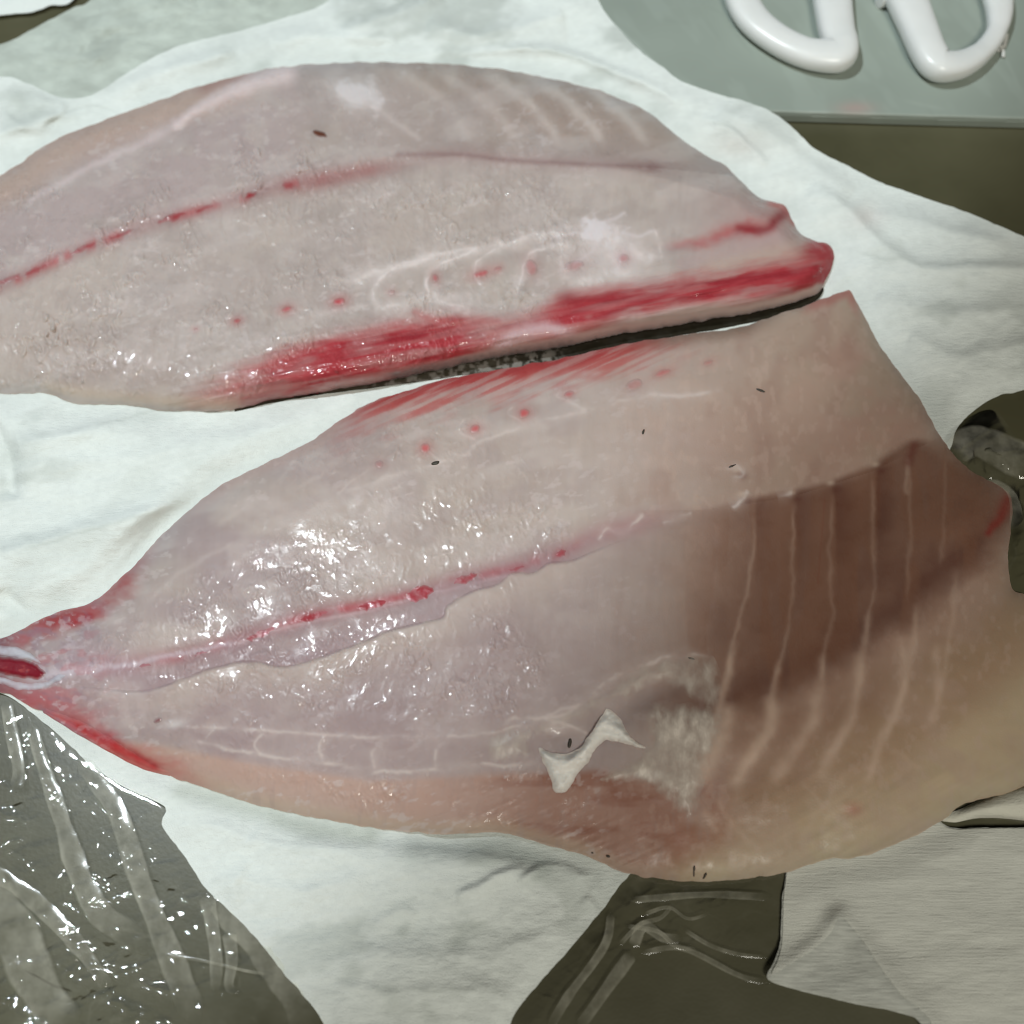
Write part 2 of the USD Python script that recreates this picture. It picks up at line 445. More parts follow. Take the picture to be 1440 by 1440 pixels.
PAPER0 = [(-100, 130), (0, 108), (40, 118), (90, 138), (130, 133), (165, 112), (195, 92), (250, 65), (330, 45), (400, 25), (450, 8), (480, -20), (500, -80), (820, -80), (838, -10), (850, 15), (870, 40), (898, 70), (930, 93),
          (960, 115), (1010, 132), (1050, 143), (1090, 160), (1120, 185), (1150, 212), (1200, 237), (1240, 257), (1300, 278), (1350, 295), (1400, 315), (1440, 333), (1520, 370), (1520, 520), (1440, 548), (1405, 556), (1370, 577),
          (1346, 602), (1336, 632), (1290, 720), (1250, 900), (1000, 1190), (900, 1222), (880, 1237), (868, 1250), (850, 1275), (830, 1300), (800, 1336), (765, 1375), (735, 1410), (715, 1445), (690, 1520), (480, 1520), (455, 1440),
          (420, 1392), (400, 1370), (365, 1325), (330, 1288), (290, 1250), (262, 1208), (231, 1166), (228, 1152), (234, 1140), (225, 1130), (180, 1110), (135, 1082), (95, 1045), (60, 1015), (25, 987), (0, 974), (-100, 930)]
BOARD0 = [(755, -60), (640, -180), (640, -330), (1700, -330), (1700, 182), (1440, 172), (1250, 167), (1080, 162), (985, 158)]

R1, R2 = Region(outline(FISH1, 2.2, 16, 1), 1.5), Region(outline(FISH2, 2.2, 16, 2), 1.5)
RB = Region(outline(BOARD0, smooth=False, step=4), 2.5)
Z_BOARD, Z_PAPER, Z_SKIN = 0.0062, 0.0011, 0.00145


# ------------------------------------------------------------------ the setting: the counter under everything
g = np.linspace(-1, 1, 41)
gx, gy = np.meshgrid(g * 0.9, g * 0.9)
idx = np.arange(41 * 41).reshape(41, 41)
a, b, c, e = idx[:-1, :-1].ravel(), idx[:-1, 1:].ravel(), idx[1:, 1:].ravel(), idx[1:, :-1].ravel()
put("countertop", (np.stack([gx.ravel(), gy.ravel(), 0 * gx.ravel()], 1), np.vstack([np.stack([a, b, c], 1), np.stack([a, c, e], 1)])), COUNTER,
    label="dark olive kitchen counter under the paper and cling film", category="counter", kind="structure")

# ------------------------------------------------------------------ grey cutting board at the back right
zb = Z_BOARD - 0.0022 * (1 - sst(RB.d, 0, 9)) ** 2
board_tone = np.tile(lin(143, 152, 143), (len(RB.P), 1)) * (0.93 + 0.14 * fb(RB.P, 90, 60, 31))[:, None]
rng = np.random.default_rng(12)
for _ in range(26):
    x, y, a, l = rng.uniform(860, 1440), rng.uniform(-20, 160), rng.normal(0.6, 0.5), rng.uniform(20, 90)
    board_tone = mixc(board_tone, rng.uniform(0.05, 0.16) * stroke(RB.P, [(x, y), (x + l * math.cos(a), y + l * math.sin(a))], 2.2, fade=.3), lin(178, 186, 178) if rng.random() < .6 else lin(112, 120, 112))
board_tone = mixc(board_tone, 0.18 * sst(fb(RB.P, 60, 18, 33, 3, 0.9), 0.5, 0.7), lin(164, 174, 166))
board_tone = mixc(board_tone, 0.35 * blob(RB.P, 1203, 152, 26, 9), lin(190, 140, 135))
put("cutting_board", sheet(RB, zb, np.full(len(zb), 0.0006)), BOARD, color=board_tone,
    label="smooth grey-green plastic cutting board behind the paper with white handles lying on it", category="cutting board")


# ------------------------------------------------------------------ kitchen paper
def facets(P, layers, seed):
    """Stiff sheets break into flat facets with creases between them. layers: (size in pixels, stretch, height, turn)."""
    rng, z = np.random.default_rng(seed), 0
    for size, long, amp, turn in layers:
        c, s_ = math.cos(turn), math.sin(turn)
        Q = np.stack([(P[:, 0] * c + P[:, 1] * s_) / long, -P[:, 0] * s_ + P[:, 1] * c], 1)
        lo, hi = Q.min(0) - 3 * size, Q.max(0) + 3 * size
        gx, gy = np.meshgrid(np.arange(lo[0], hi[0], size), np.arange(lo[1], hi[1], size))
        nodes = np.stack([gx.ravel(), gy.ravel()], 1) + rng.uniform(-0.48, 0.48, (gx.size, 2)) * size
        z = z + LinearNDInterpolator(nodes, rng.random(len(nodes)) * amp)(Q)
    return z


def creases(P, items):
    """Folds and wrinkles: (polyline, half width, height); the far side of a fold falls away faster."""
    z = np.zeros(len(P))
    for pts, w, hh in items:
        lo, hi = np.min(pts, 0) - 4 * w, np.max(pts, 0) + 4 * w
        k = np.nonzero((P > lo).all(1) & (P < hi).all(1))[0]
        if not len(k):
            continue
        Q = P[k] + np.stack([fb(P[k], 40, seed=41) - 0.5, fb(P[k], 40, seed=42) - 0.5], 1) * 12
        d, t, s = near_line(Q, pts)
        w2 = np.where(s > 0, w, w * 0.3)
        z[k] += 1.1 * hh * np.exp(-(d / w2) ** 1.3) * np.clip(t / 0.15, 0, 1) ** 0.5 * np.clip((1 - t) / 0.15, 0, 1) ** 0.5
    return z


CREASES = [
    ([(-40, 790), (80, 755), (200, 722), (320, 688)], 40, 0.0042), ([(20, 625), (120, 601), (200, 577), (260, 560)], 30, 0.0040), ([(-20, 570), (10, 640), (20, 700)], 22, -0.0045),
    ([(-30, 690), (60, 650), (200, 640), (420, 590)], 60, 0.002), ([(0, 830), (40, 870), (20, 920)], 26, -0.003), ([(100, 860), (160, 800), (220, 730)], 20, 0.0012),
    ([(420, 72), (560, 78), (680, 72), (760, 70), (850, 92), (960, 140)], 18, 0.0036), ([(600, 30), (680, 45), (790, 20)], 30, 0.003), ([(480, 40), (540, 20), (620, -10)], 24, 0.003),
    ([(380, 60), (470, 50), (560, 60)], 26, 0.002), ([(1140, 260), (1200, 300), (1290, 372), (1460, 372)], 26, 0.0028), ([(1230, 300), (1290, 310), (1420, 340)], 30, 0.002),
    ([(990, 160), (1040, 190), (1080, 230)], 18, 0.0016), ([(1010, 150), (1090, 190), (1200, 270)], 40, 0.0018), ([(1230, 420), (1330, 440), (1460, 430)], 50, 0.002), ([(1280, 470), (1350, 500), (1450, 480)], 34, 0.0018),
    ([(0, 160), (60, 190), (20, 220)], 16, 0.002), ([(40, 130), (90, 150), (60, 175), (90, 190)], 14, 0.0025), ([(150, 130), (230, 95), (330, 70)], 24, 0.0024), ([(-20, 200), (40, 170), (120, 160)], 18, 0.002),
    ([(260, 1150), (400, 1190), (600, 1195), (760, 1215)], 30, 0.0016), ([(300, 1230), (420, 1250), (520, 1235)], 30, 0.0012), ([(480, 1330), (600, 1345), (700, 1335), (790, 1300)], 34, 0.0010),
    ([(470, 1385), (570, 1395), (700, 1390)], 24, 0.0008), ([(640, 1260), (700, 1230), (740, 1220)], 16, 0.002), ([(730, 1240), (770, 1215), (830, 1230)], 14, 0.002), ([(820, 1260), (850, 1290)], 12, 0.0015),
    ([(520, 1300), (560, 1280), (590, 1290)], 16, 0.001), ([(350, 1210), (330, 1260), (380, 1330)], 22, 0.0014), ([(80, 990), (150, 1060), (230, 1110)], 14, 0.001),
]


def paper_height(P, d):
    f1, f2, fbd = R1.dist(P), R2.dist(P), RB.dist(P)
    free_ = sst(-np.maximum(f1, f2), 2, 45)                       # flat under the fish
    wr = creases(P, CREASES) + facets(P, ((95, 2.6, 0.0036, -0.22), (40, 2.4, 0.0012, 0.35), (16, 2.2, 0.00045, -0.4)), 29) - 0.0012 + 0.0010 * (fb(P, 120, 80, 51) - 0.42) + 0.00025 * (fb(P, 15, 8, 53, rot=-0.3) - 0.5) + 0.0002 * (fb(P, 30, 5, 57, 2, -0.25) - 0.5) + 0.0003 * (0.5 - np.abs(fb(P, 46, 22, 56, 3, 0.3) - 0.5) * 4)
    wr += 0.0016 * sst(200 - P[:, 1], 0, 150) * (np.abs(fb(P, 55, 38, 54, rot=0.5) - 0.5) * -4 + 0.8) * sst(520 - P[:, 0], 0, 300)
    rim = sst(d, 0, 30)
    z = Z_PAPER + np.maximum(wr, -0.0004) * free_ * (0.35 + 0.65 * rim) + 0.00012 * (fb(P, 5, 4, 55, 2) - 0.5) * (0.3 + 0.7 * free_)
    return z + (Z_BOARD - 0.0006) * sst(fbd, -70, 6)


RP = Region(outline(PAPER0, 1.2, 12, 3), 2.5)
zp = RP.relax(paper_height(RP.P, RP.d), 1)
WHITE_PAPER = lin(232, 237, 233)
tone = np.tile(WHITE_PAPER, (len(RP.P), 1)) * (0.965 + 0.07 * fb(RP.P, 60, 45, 61))[:, None]
wet = 0.55 * sst(0.2 * np.ones(len(RP.P)), 0, 1)
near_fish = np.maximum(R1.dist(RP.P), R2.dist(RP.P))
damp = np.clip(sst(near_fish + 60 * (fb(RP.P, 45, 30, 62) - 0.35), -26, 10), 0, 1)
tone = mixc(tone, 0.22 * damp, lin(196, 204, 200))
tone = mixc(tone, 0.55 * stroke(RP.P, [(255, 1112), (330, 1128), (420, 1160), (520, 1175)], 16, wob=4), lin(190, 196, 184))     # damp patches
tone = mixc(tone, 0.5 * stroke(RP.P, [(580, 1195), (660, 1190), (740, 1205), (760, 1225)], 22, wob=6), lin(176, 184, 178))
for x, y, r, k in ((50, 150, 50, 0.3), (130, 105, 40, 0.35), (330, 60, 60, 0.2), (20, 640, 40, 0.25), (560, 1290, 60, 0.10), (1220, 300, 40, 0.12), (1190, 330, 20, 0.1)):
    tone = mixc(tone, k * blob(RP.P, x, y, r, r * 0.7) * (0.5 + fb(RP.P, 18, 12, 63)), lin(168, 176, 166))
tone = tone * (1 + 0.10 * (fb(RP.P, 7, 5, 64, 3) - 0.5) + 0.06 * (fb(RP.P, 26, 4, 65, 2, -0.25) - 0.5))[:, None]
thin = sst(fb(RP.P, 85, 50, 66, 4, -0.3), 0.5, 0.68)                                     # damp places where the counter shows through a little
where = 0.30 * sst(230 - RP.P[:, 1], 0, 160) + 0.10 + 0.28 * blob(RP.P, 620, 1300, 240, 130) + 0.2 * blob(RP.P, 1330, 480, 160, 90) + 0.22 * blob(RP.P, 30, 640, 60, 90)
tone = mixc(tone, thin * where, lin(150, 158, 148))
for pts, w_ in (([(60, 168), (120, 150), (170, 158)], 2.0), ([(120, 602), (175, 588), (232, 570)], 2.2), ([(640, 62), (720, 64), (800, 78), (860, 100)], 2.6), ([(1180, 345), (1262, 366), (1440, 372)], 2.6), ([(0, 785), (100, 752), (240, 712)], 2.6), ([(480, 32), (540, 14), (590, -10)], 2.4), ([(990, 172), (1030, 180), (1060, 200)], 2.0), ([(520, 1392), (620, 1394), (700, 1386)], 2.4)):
    tone = mixc(tone, 0.22 * stroke(RP.P, pts, w_, fade=.25, wob=5), lin(160, 168, 160))  # crease shade painted in as thin dark lines
tone = mixc(tone, 0.13 * blob(RP.P, 1218, 305, 26, 18), lin(225, 170, 165))
tone = mixc(tone, 0.10 * blob(RP.P, 1040, 205, 40, 22), lin(225, 180, 170))
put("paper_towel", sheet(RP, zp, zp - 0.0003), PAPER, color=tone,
    label="large white kitchen paper sheet spread under both fish fillets", category="paper towel")

TOP_LEFT = [(-100, 70), (0, 62), (50, 38), (100, 12), (130, -4), (180, -80), (540, -80), (500, 10), (440, 40), (340, 70), (250, 95), (190, 125), (130, 165), (60, 150), (0, 140), (-100, 160)]
RT = Region(outline(TOP_LEFT, 1.6, 14, 4), 2.5)
zt = 0.0008 + 0.0028 * sst(RT.d, 0, 40) * (np.abs(fb(RT.P, 60, 34, 71, 3, -0.5) - 0.5) * 2.2 + 0.1) * (1 - sst(RP.dist(RT.P), -50, -5)) + 0.00015 * fb(RT.P, 8, 6, 72)
tt = np.tile(lin(214, 222, 213), (len(RT.P), 1)) * (0.85 + 0.25 * fb(RT.P, 40, 26, 73))[:, None]
put("paper_towel", sheet(RT, zt, zt - 0.0002), WET_PAPER, color=tt,
    label="damp grey see-through paper sheet sticking out behind the upper left fillet", category="paper towel")
CORNER = [(-90, -80), (140, -80), (104, -2), (70, 8), (40, 17), (0, 21), (-90, 34)]
RC = Region(outline(CORNER, 1.2, 12, 5), 2.5)
zc = 0.0022 + 0.001 * sst(RC.d, 0, 20) * fb(RC.P, 30, 20, 74) + 0.0002 * fb(RC.P, 8, 6, 75)
put("paper_towel", sheet(RC, zc, zc - 0.0003), PAPER, color=np.tile(WHITE_PAPER, (len(RC.P), 1)),
    label="small white paper corner at the far upper left edge of the picture", category="paper towel")

# folded piece at the lower right: a thin lower ply, and a second ply folded over most of it
PLY = [(1112, 1160), (1108, 1200), (1104, 1240), (1100, 1262), (1099, 1300), (1096, 1330), (1087, 1355), (1080, 1377), (1120, 1392), (1200, 1411), (1262, 1424), (1296, 1440), (1330, 1500), (1420, 1560), (1540, 1560), (1540, 1165), (1440, 1164), (1380, 1164), (1335, 1163), (1300, 1140), (1230, 1140), (1170, 1150)]
FLAP = [(1116, 1166), (1110, 1200), (1105, 1240), (1102, 1262), (1101, 1300), (1099, 1330), (1093, 1352), (1086, 1370), (1110, 1356), (1140, 1338), (1168, 1312), (1182, 1290), (1210, 1318), (1240, 1362), (1266, 1396), (1310, 1440), (1350, 1560), (1540, 1560), (1540, 1166), (1440, 1165), (1380, 1165), (1336, 1165), (1298, 1144), (1230, 1144), (1170, 1154)]


def folded_height(P):
    z = 0.0013 + 0.0015 * stroke(P, [(1085, 1376), (1180, 1400), (1300, 1440)], 50) + 0.0022 * stroke(P, [(1180, 1292), (1240, 1365), (1310, 1445)], 20) + 0.0016 * stroke(P, [(1095, 1366), (1140, 1335), (1182, 1292)], 16)
    z += 0.0016 * stroke(P, [(1150, 1215), (1300, 1190), (1460, 1190)], 40) + 0.0018 * (fb(P, 130, 60, 81) - 0.4) + 0.0005 * (fb(P, 34, 16, 82) - 0.5)
    inside = R2.dist(P)
    under = sst(inside, -55, -3)                                    # pressed flat towards the fish
    return np.maximum(z, 0.0011) * (1 - under) + 0.0010 * under


fold = thing("folded_paper_towel", "folded kitchen paper with fine lines in the lower right corner", "paper towel")
RQ = Region(outline(PLY, 1.0, 10, 6), 2.5)
zq = folded_height(RQ.P) * 1.0
tq = np.tile(lin(224, 226, 219), (len(RQ.P), 1)) * (0.96 + 0.08 * fb(RQ.P, 40, 8, 83))[:, None]
put("lower_ply", sheet(RQ, zq, zq - 0.00025), THIN_PAPER, fold, color=tq)
RF = Region(outline(FLAP, 0.8, 10, 7), 2.5)
zf = folded_height(RF.P) + 0.00035
tf = np.tile(lin(228, 229, 221), (len(RF.P), 1)) * (0.95 + 0.1 * fb(RF.P, 60, 9, 84))[:, None]
put("folded_ply", sheet(RF, zf, zf - 0.00025), DOUBLE_PAPER, fold, color=tf)

ROLL = [(1322, 1152), (1350, 1138), (1385, 1122), (1440, 1104), (1540, 1080), (1540, 1168), (1440, 1154), (1380, 1150), (1345, 1156)]
RR = Region(outline(ROLL, 0.8, 12, 8), 2.5)
zr = 0.0008 + 0.0055 * np.sqrt(np.clip(1 - (1 - np.clip(RR.d / 28, 0, 1)) ** 2, 0, 1)) * sst(RR.P[:, 0], 1320, 1400)
put("paper_towel", sheet(RR, zr, np.full(len(zr), 0.0006)), PAPER, color=np.tile(lin(222, 220, 206), (len(RR.P), 1)),
    label="rolled paper edge between the right fillet tip and the folded paper", category="paper towel")

# ------------------------------------------------------------------ cling film
FILM0 = [(-100, 880), (60, 985), (300, 1080), (600, 1190), (900, 1190), (1150, 1150), (1290, 1000), (1300, 800), (1312, 660), (1326, 628), (1348, 600), (1376, 580), (1402, 578), (1420, 602), (1445, 626), (1540, 640), (1540, 1150), (1300, 1230),
         (1150, 1262), (1120, 1330), (1085, 1384), (1040, 1376), (1000, 1352), (960, 1337), (920, 1334), (890, 1338), (855, 1388), (815, 1443), (760, 1530), (-100, 1530)]


def crumple(P, s, seed):
    """Sharp random creases: where the noise crosses its middle a thin ridge stands up."""
    out = np.zeros(len(P))
    for k, (wx, wy, rot, amp, pw) in enumerate(((70, 46, 0.5, 1.0, 5), (42, 24, -0.6, 0.6, 5), (26, 13, 0.2, 0.4, 4), (16, 8, 1.2, 0.28, 4))):
        n = fb(P, wx * s, wy * s, seed + k * 5, 2, rot)
        out += amp * np.clip(1 - np.abs(n - 0.5) * 4.5, 0, 1) ** pw * sst(fb(P, 80, 60, seed + 50 + k, 2), 0.42, 0.62)
    return out


RW = Region(outline(FILM0, 1.5, 20, 9), 2.0)
Pw = RW.P
cover = np.maximum.reduce([RP.dist(Pw), R1.dist(Pw), R2.dist(Pw), RQ.dist(Pw), RR.dist(Pw)])
loose = sst(-cover, -4, 40)
busy = 0.35 + 0.65 * np.clip(blob(Pw, 90, 1330, 230, 240) * 1.5 + blob(Pw, 40, 1180, 130, 120) + blob(Pw, 1400, 680, 90, 120) * 1.4 + 0.5 * blob(Pw, 930, 1290, 100, 60), 0, 1)
zw = 0.0004 + loose * (0.0003 * crumple(Pw, 1.0, 91) * busy + facets(Pw, ((24, 2.4, 0.0013, 0.6), (10, 2.6, 0.0006, -0.4)), 23) * busy ** 1.5 + 0.0008 * fb(Pw, 110, 70, 95) + 0.00004 * busy * fb(Pw, 9, 6, 96)) + 0.0001 * fb(Pw, 40, 30, 97)
zw += 0.006 * loose * blob(Pw, 1400, 670, 60, 70)
film = thing("cling_film", "crumpled clear cling film on the dark counter, coming out from under the white paper", "cling film")
milky = 0.004 + 0.10 * stroke(Pw, [(-40, 1200), (60, 1290), (180, 1350), (300, 1450)], 60, wob=10) + 0.12 * stroke(Pw, [(-40, 1330), (40, 1400), (100, 1480)], 60) + 0.10 * stroke(Pw, [(300, 1262), (345, 1330), (420, 1440)], 24)
milky += 0.12 * blob(Pw, 1390, 660, 50, 60) + 0.06 * stroke(Pw, [(20, 1000), (120, 1080), (200, 1120)], 30) + 0.04 * blob(Pw, 960, 1300, 90, 40) + 0.05 * sst(fb(Pw, 50, 34, 98), 0.5, 0.75)
milky += 0.10 * sst(crumple(Pw, 0.8, 131), 0.4, 1.0) * busy
put("film_sheet", sheet(RW, zw), FILM, film, color=np.stack([milky * 0.26] * 3, 1))
wt = cKDTree(Pw)


def film_top(P):
    return zw[wt.query(P)[1]]


def pleat(pts, w0, w1, seed, lift=0.0004, curl=0.00025, dense=1.0):
    """A folded ridge of the film: a narrow double layer standing a little proud."""
    line = resample(spline(pts, False, 10), 2.0, False)
    t = np.gradient(line, axis=0)
    n = np.stack([-t[:, 1], t[:, 0]], 1) / np.linalg.norm(t, axis=1, keepdims=True)
    s = np.linspace(0, 1, len(line))
    w = 1.45 * (w0 + (w1 - w0) * s) * (0.75 + 0.5 * fb(line, 40, seed=seed)) * np.clip(np.minimum(s / 0.05, (1 - s) / 0.08), 0.08, 1)
    k = np.linspace(-1, 1, 13)
    P = line[:, None] + n[:, None] * (w[:, None] * k[None])[..., None]
    Q = P.reshape(-1, 2)
    base = gaussian_filter1d(film_top(line), 14)[:, None] + 0.0004
    z = (np.maximum(base, 0.0005) + lift + curl * (1 - k[None] ** 2) * np.minimum(w / 10, 1)[:, None] + (0.0004 * (fb(Q, 40, 26, seed + 2, 2) - 0.5)).reshape(P.shape[:2]))
    m, q = P.shape[:2]
    ii, jj = np.meshgrid(np.arange(m - 1), np.arange(q - 1), indexing="ij")
    a = (ii * q + jj).ravel()
    F = np.vstack([np.stack([a, a + 1, a + q + 1], 1), np.stack([a, a + q + 1, a + q], 1)])
    kk = np.abs(np.tile(k, m))
    ss = np.repeat(s, q)
    haze = (0.13 + 0.12 * kk ** 3) * (1 - kk ** 10) * sst(ss, 0, 0.12) * sst(1 - ss, 0, 0.3) * (0.5 + fb(Q, 14, 50, seed + 4))
    return (at(Q[:, 0], Q[:, 1], z.ravel()), F), np.stack([haze * dense] * 3, 1)


for i, (pts, w0, w1) in enumerate([
    ([(40, 1008), (62, 1080), (88, 1158), (112, 1232), (142, 1286), (178, 1312), (210, 1345)], 6, 15),
    ([(108, 1062), (140, 1105), (168, 1150), (196, 1236), (226, 1310), (252, 1375), (280, 1450)], 9, 14),
    ([(8, 985), (16, 1030), (26, 1080), (22, 1115)], 6, 7),
    ([(-30, 1230), (20, 1310), (50, 1380), (100, 1460)], 22, 26),
    ([(-30, 1215), (40, 1260), (110, 1330), (160, 1400)], 10, 8),
    ([(290, 1256), (298, 1300), (304, 1350), (302, 1400)], 9, 5),
    ([(322, 1310), (326, 1350), (322, 1388), (338, 1392)], 8, 4),
    ([(300, 1262), (330, 1300), (368, 1338), (410, 1392), (440, 1450)], 12, 18),
    ([(890, 1340), (862, 1378), (838, 1412), (812, 1448)], 7, 6),
    ([(884, 1266), (930, 1262), (1000, 1258), (1090, 1262)], 3, 4),
    ([(890, 1332), (905, 1302), (932, 1318), (962, 1320)], 6, 4),
    ([(1340, 640), (1370, 620), (1420, 640), (1460, 660)], 16, 18),
    ([(1370, 700), (1400, 690), (1440, 740)], 10, 16),
    ([(905, 1286), (940, 1276), (968, 1292), (1000, 1284)], 2.2, 1.6),
    ([(880, 1302), (925, 1310), (950, 1330), (985, 1336)], 2.5, 2),
    ([(960, 1306), (1000, 1330), (1040, 1342), (1080, 1346)], 2.2, 2),
    ([(870, 1330), (900, 1300), (930, 1290), (950, 1266)], 2.5, 2),
    ([(900, 1340), (960, 1334), (1040, 1372), (1085, 1382)], 3, 3),
    ([(860, 1280), (850, 1330), (800, 1400), (770, 1450)], 5, 5),
    ([(232, 1342), (290, 1352), (350, 1366), (395, 1372)], 1.5, 1.5),
]):
    m, col = pleat(pts, w0, w1, 200 + i * 7)
    put("film_fold", m, FOLD, film, color=col)


# ------------------------------------------------------------------ the fillets
CREAM, MAUVE, WHITEFAT = lin(193, 183, 174), lin(185, 172, 169), lin(226, 219, 214)
RED, DEEP, PINK, BROWN = lin(186, 68, 74), lin(146, 42, 50), lin(205, 120, 118), lin(142, 95, 78)
LAT1 = [(-330, 470), (-150, 440), (0, 402), (50, 380), (117, 350), (170, 330), (240, 307), (290, 293), (353, 275), (405, 260), (467, 250), (520, 238), (563, 230), (647, 219), (713, 226), (813, 231), (917, 236), (1010, 245)]
BAND1 = [(270, 562), (330, 545), (430, 520), (530, 497), (620, 481), (690, 470), (760, 458), (800, 446), (860, 430), (960, 409), (1060, 398), (1130, 388), (1160, 372)]
SPOTS1 = [(275, 463, 4, 3.5, .5), (333, 451, 7, 5, .8), (403, 435, 9, 6, .8), (477, 424, 10, 7, .9), (551, 411, 6, 5, .35), (612, 391, 6, 7, .6), (676, 385, 13, 7, .75), (700, 378, 7, 5, .5), (747, 376, 10, 13, .4), (807, 374, 16, 9, .3), (877, 363, 9, 8, .4)]
WEB1 = [([(470, 400), (500, 392), (530, 381), (570, 372), (613, 361), (648, 354), (680, 347), (720, 341), (760, 332), (800, 322), (835, 318)], 4.5, .55),
        ([(613, 361), (585, 368), (545, 380), (530, 402), (527, 420), (540, 432)], 2.4, .55), ([(680, 347), (650, 357), (615, 373), (602, 392), (602, 410), (616, 424)], 2.4, .6),
        ([(745, 336), (705, 346), (676, 362), (668, 384), (680, 405)], 2.2, .5), ([(790, 345), (755, 352), (737, 372), (730, 395), (722, 420)], 2.6, .55),
        ([(848, 322), (872, 345), (905, 360), (928, 366)], 9, .6), ([(800, 335), (790, 365), (798, 395)], 5, .6), ([(798, 396), (850, 393), (900, 378)], 7, .45), ([(868, 316), (866, 345), (872, 370)], 3, .6),
        ([(815, 330), (850, 345), (870, 395)], 14, .5), ([(918, 320), (928, 345), (928, 366)], 3, .5), ([(400, 442), (460, 440), (520, 430), (600, 420), (700, 410)], 7, .22),
        ([(524, 436), (560, 430), (575, 424)], 4, .5), ([(606, 424), (640, 430), (660, 436)], 3, .5)]


def fibres(P, seed, ang):
    return 0.55 * (fb(P, 7, 55, seed, 3, ang) - 0.5) + 0.45 * (fb(P, 16, 120, seed + 1, 2, ang) - 0.5)


def paint1(P, d):
    return raw1(P, d) * np.array([0.80, 0.752, 0.765])


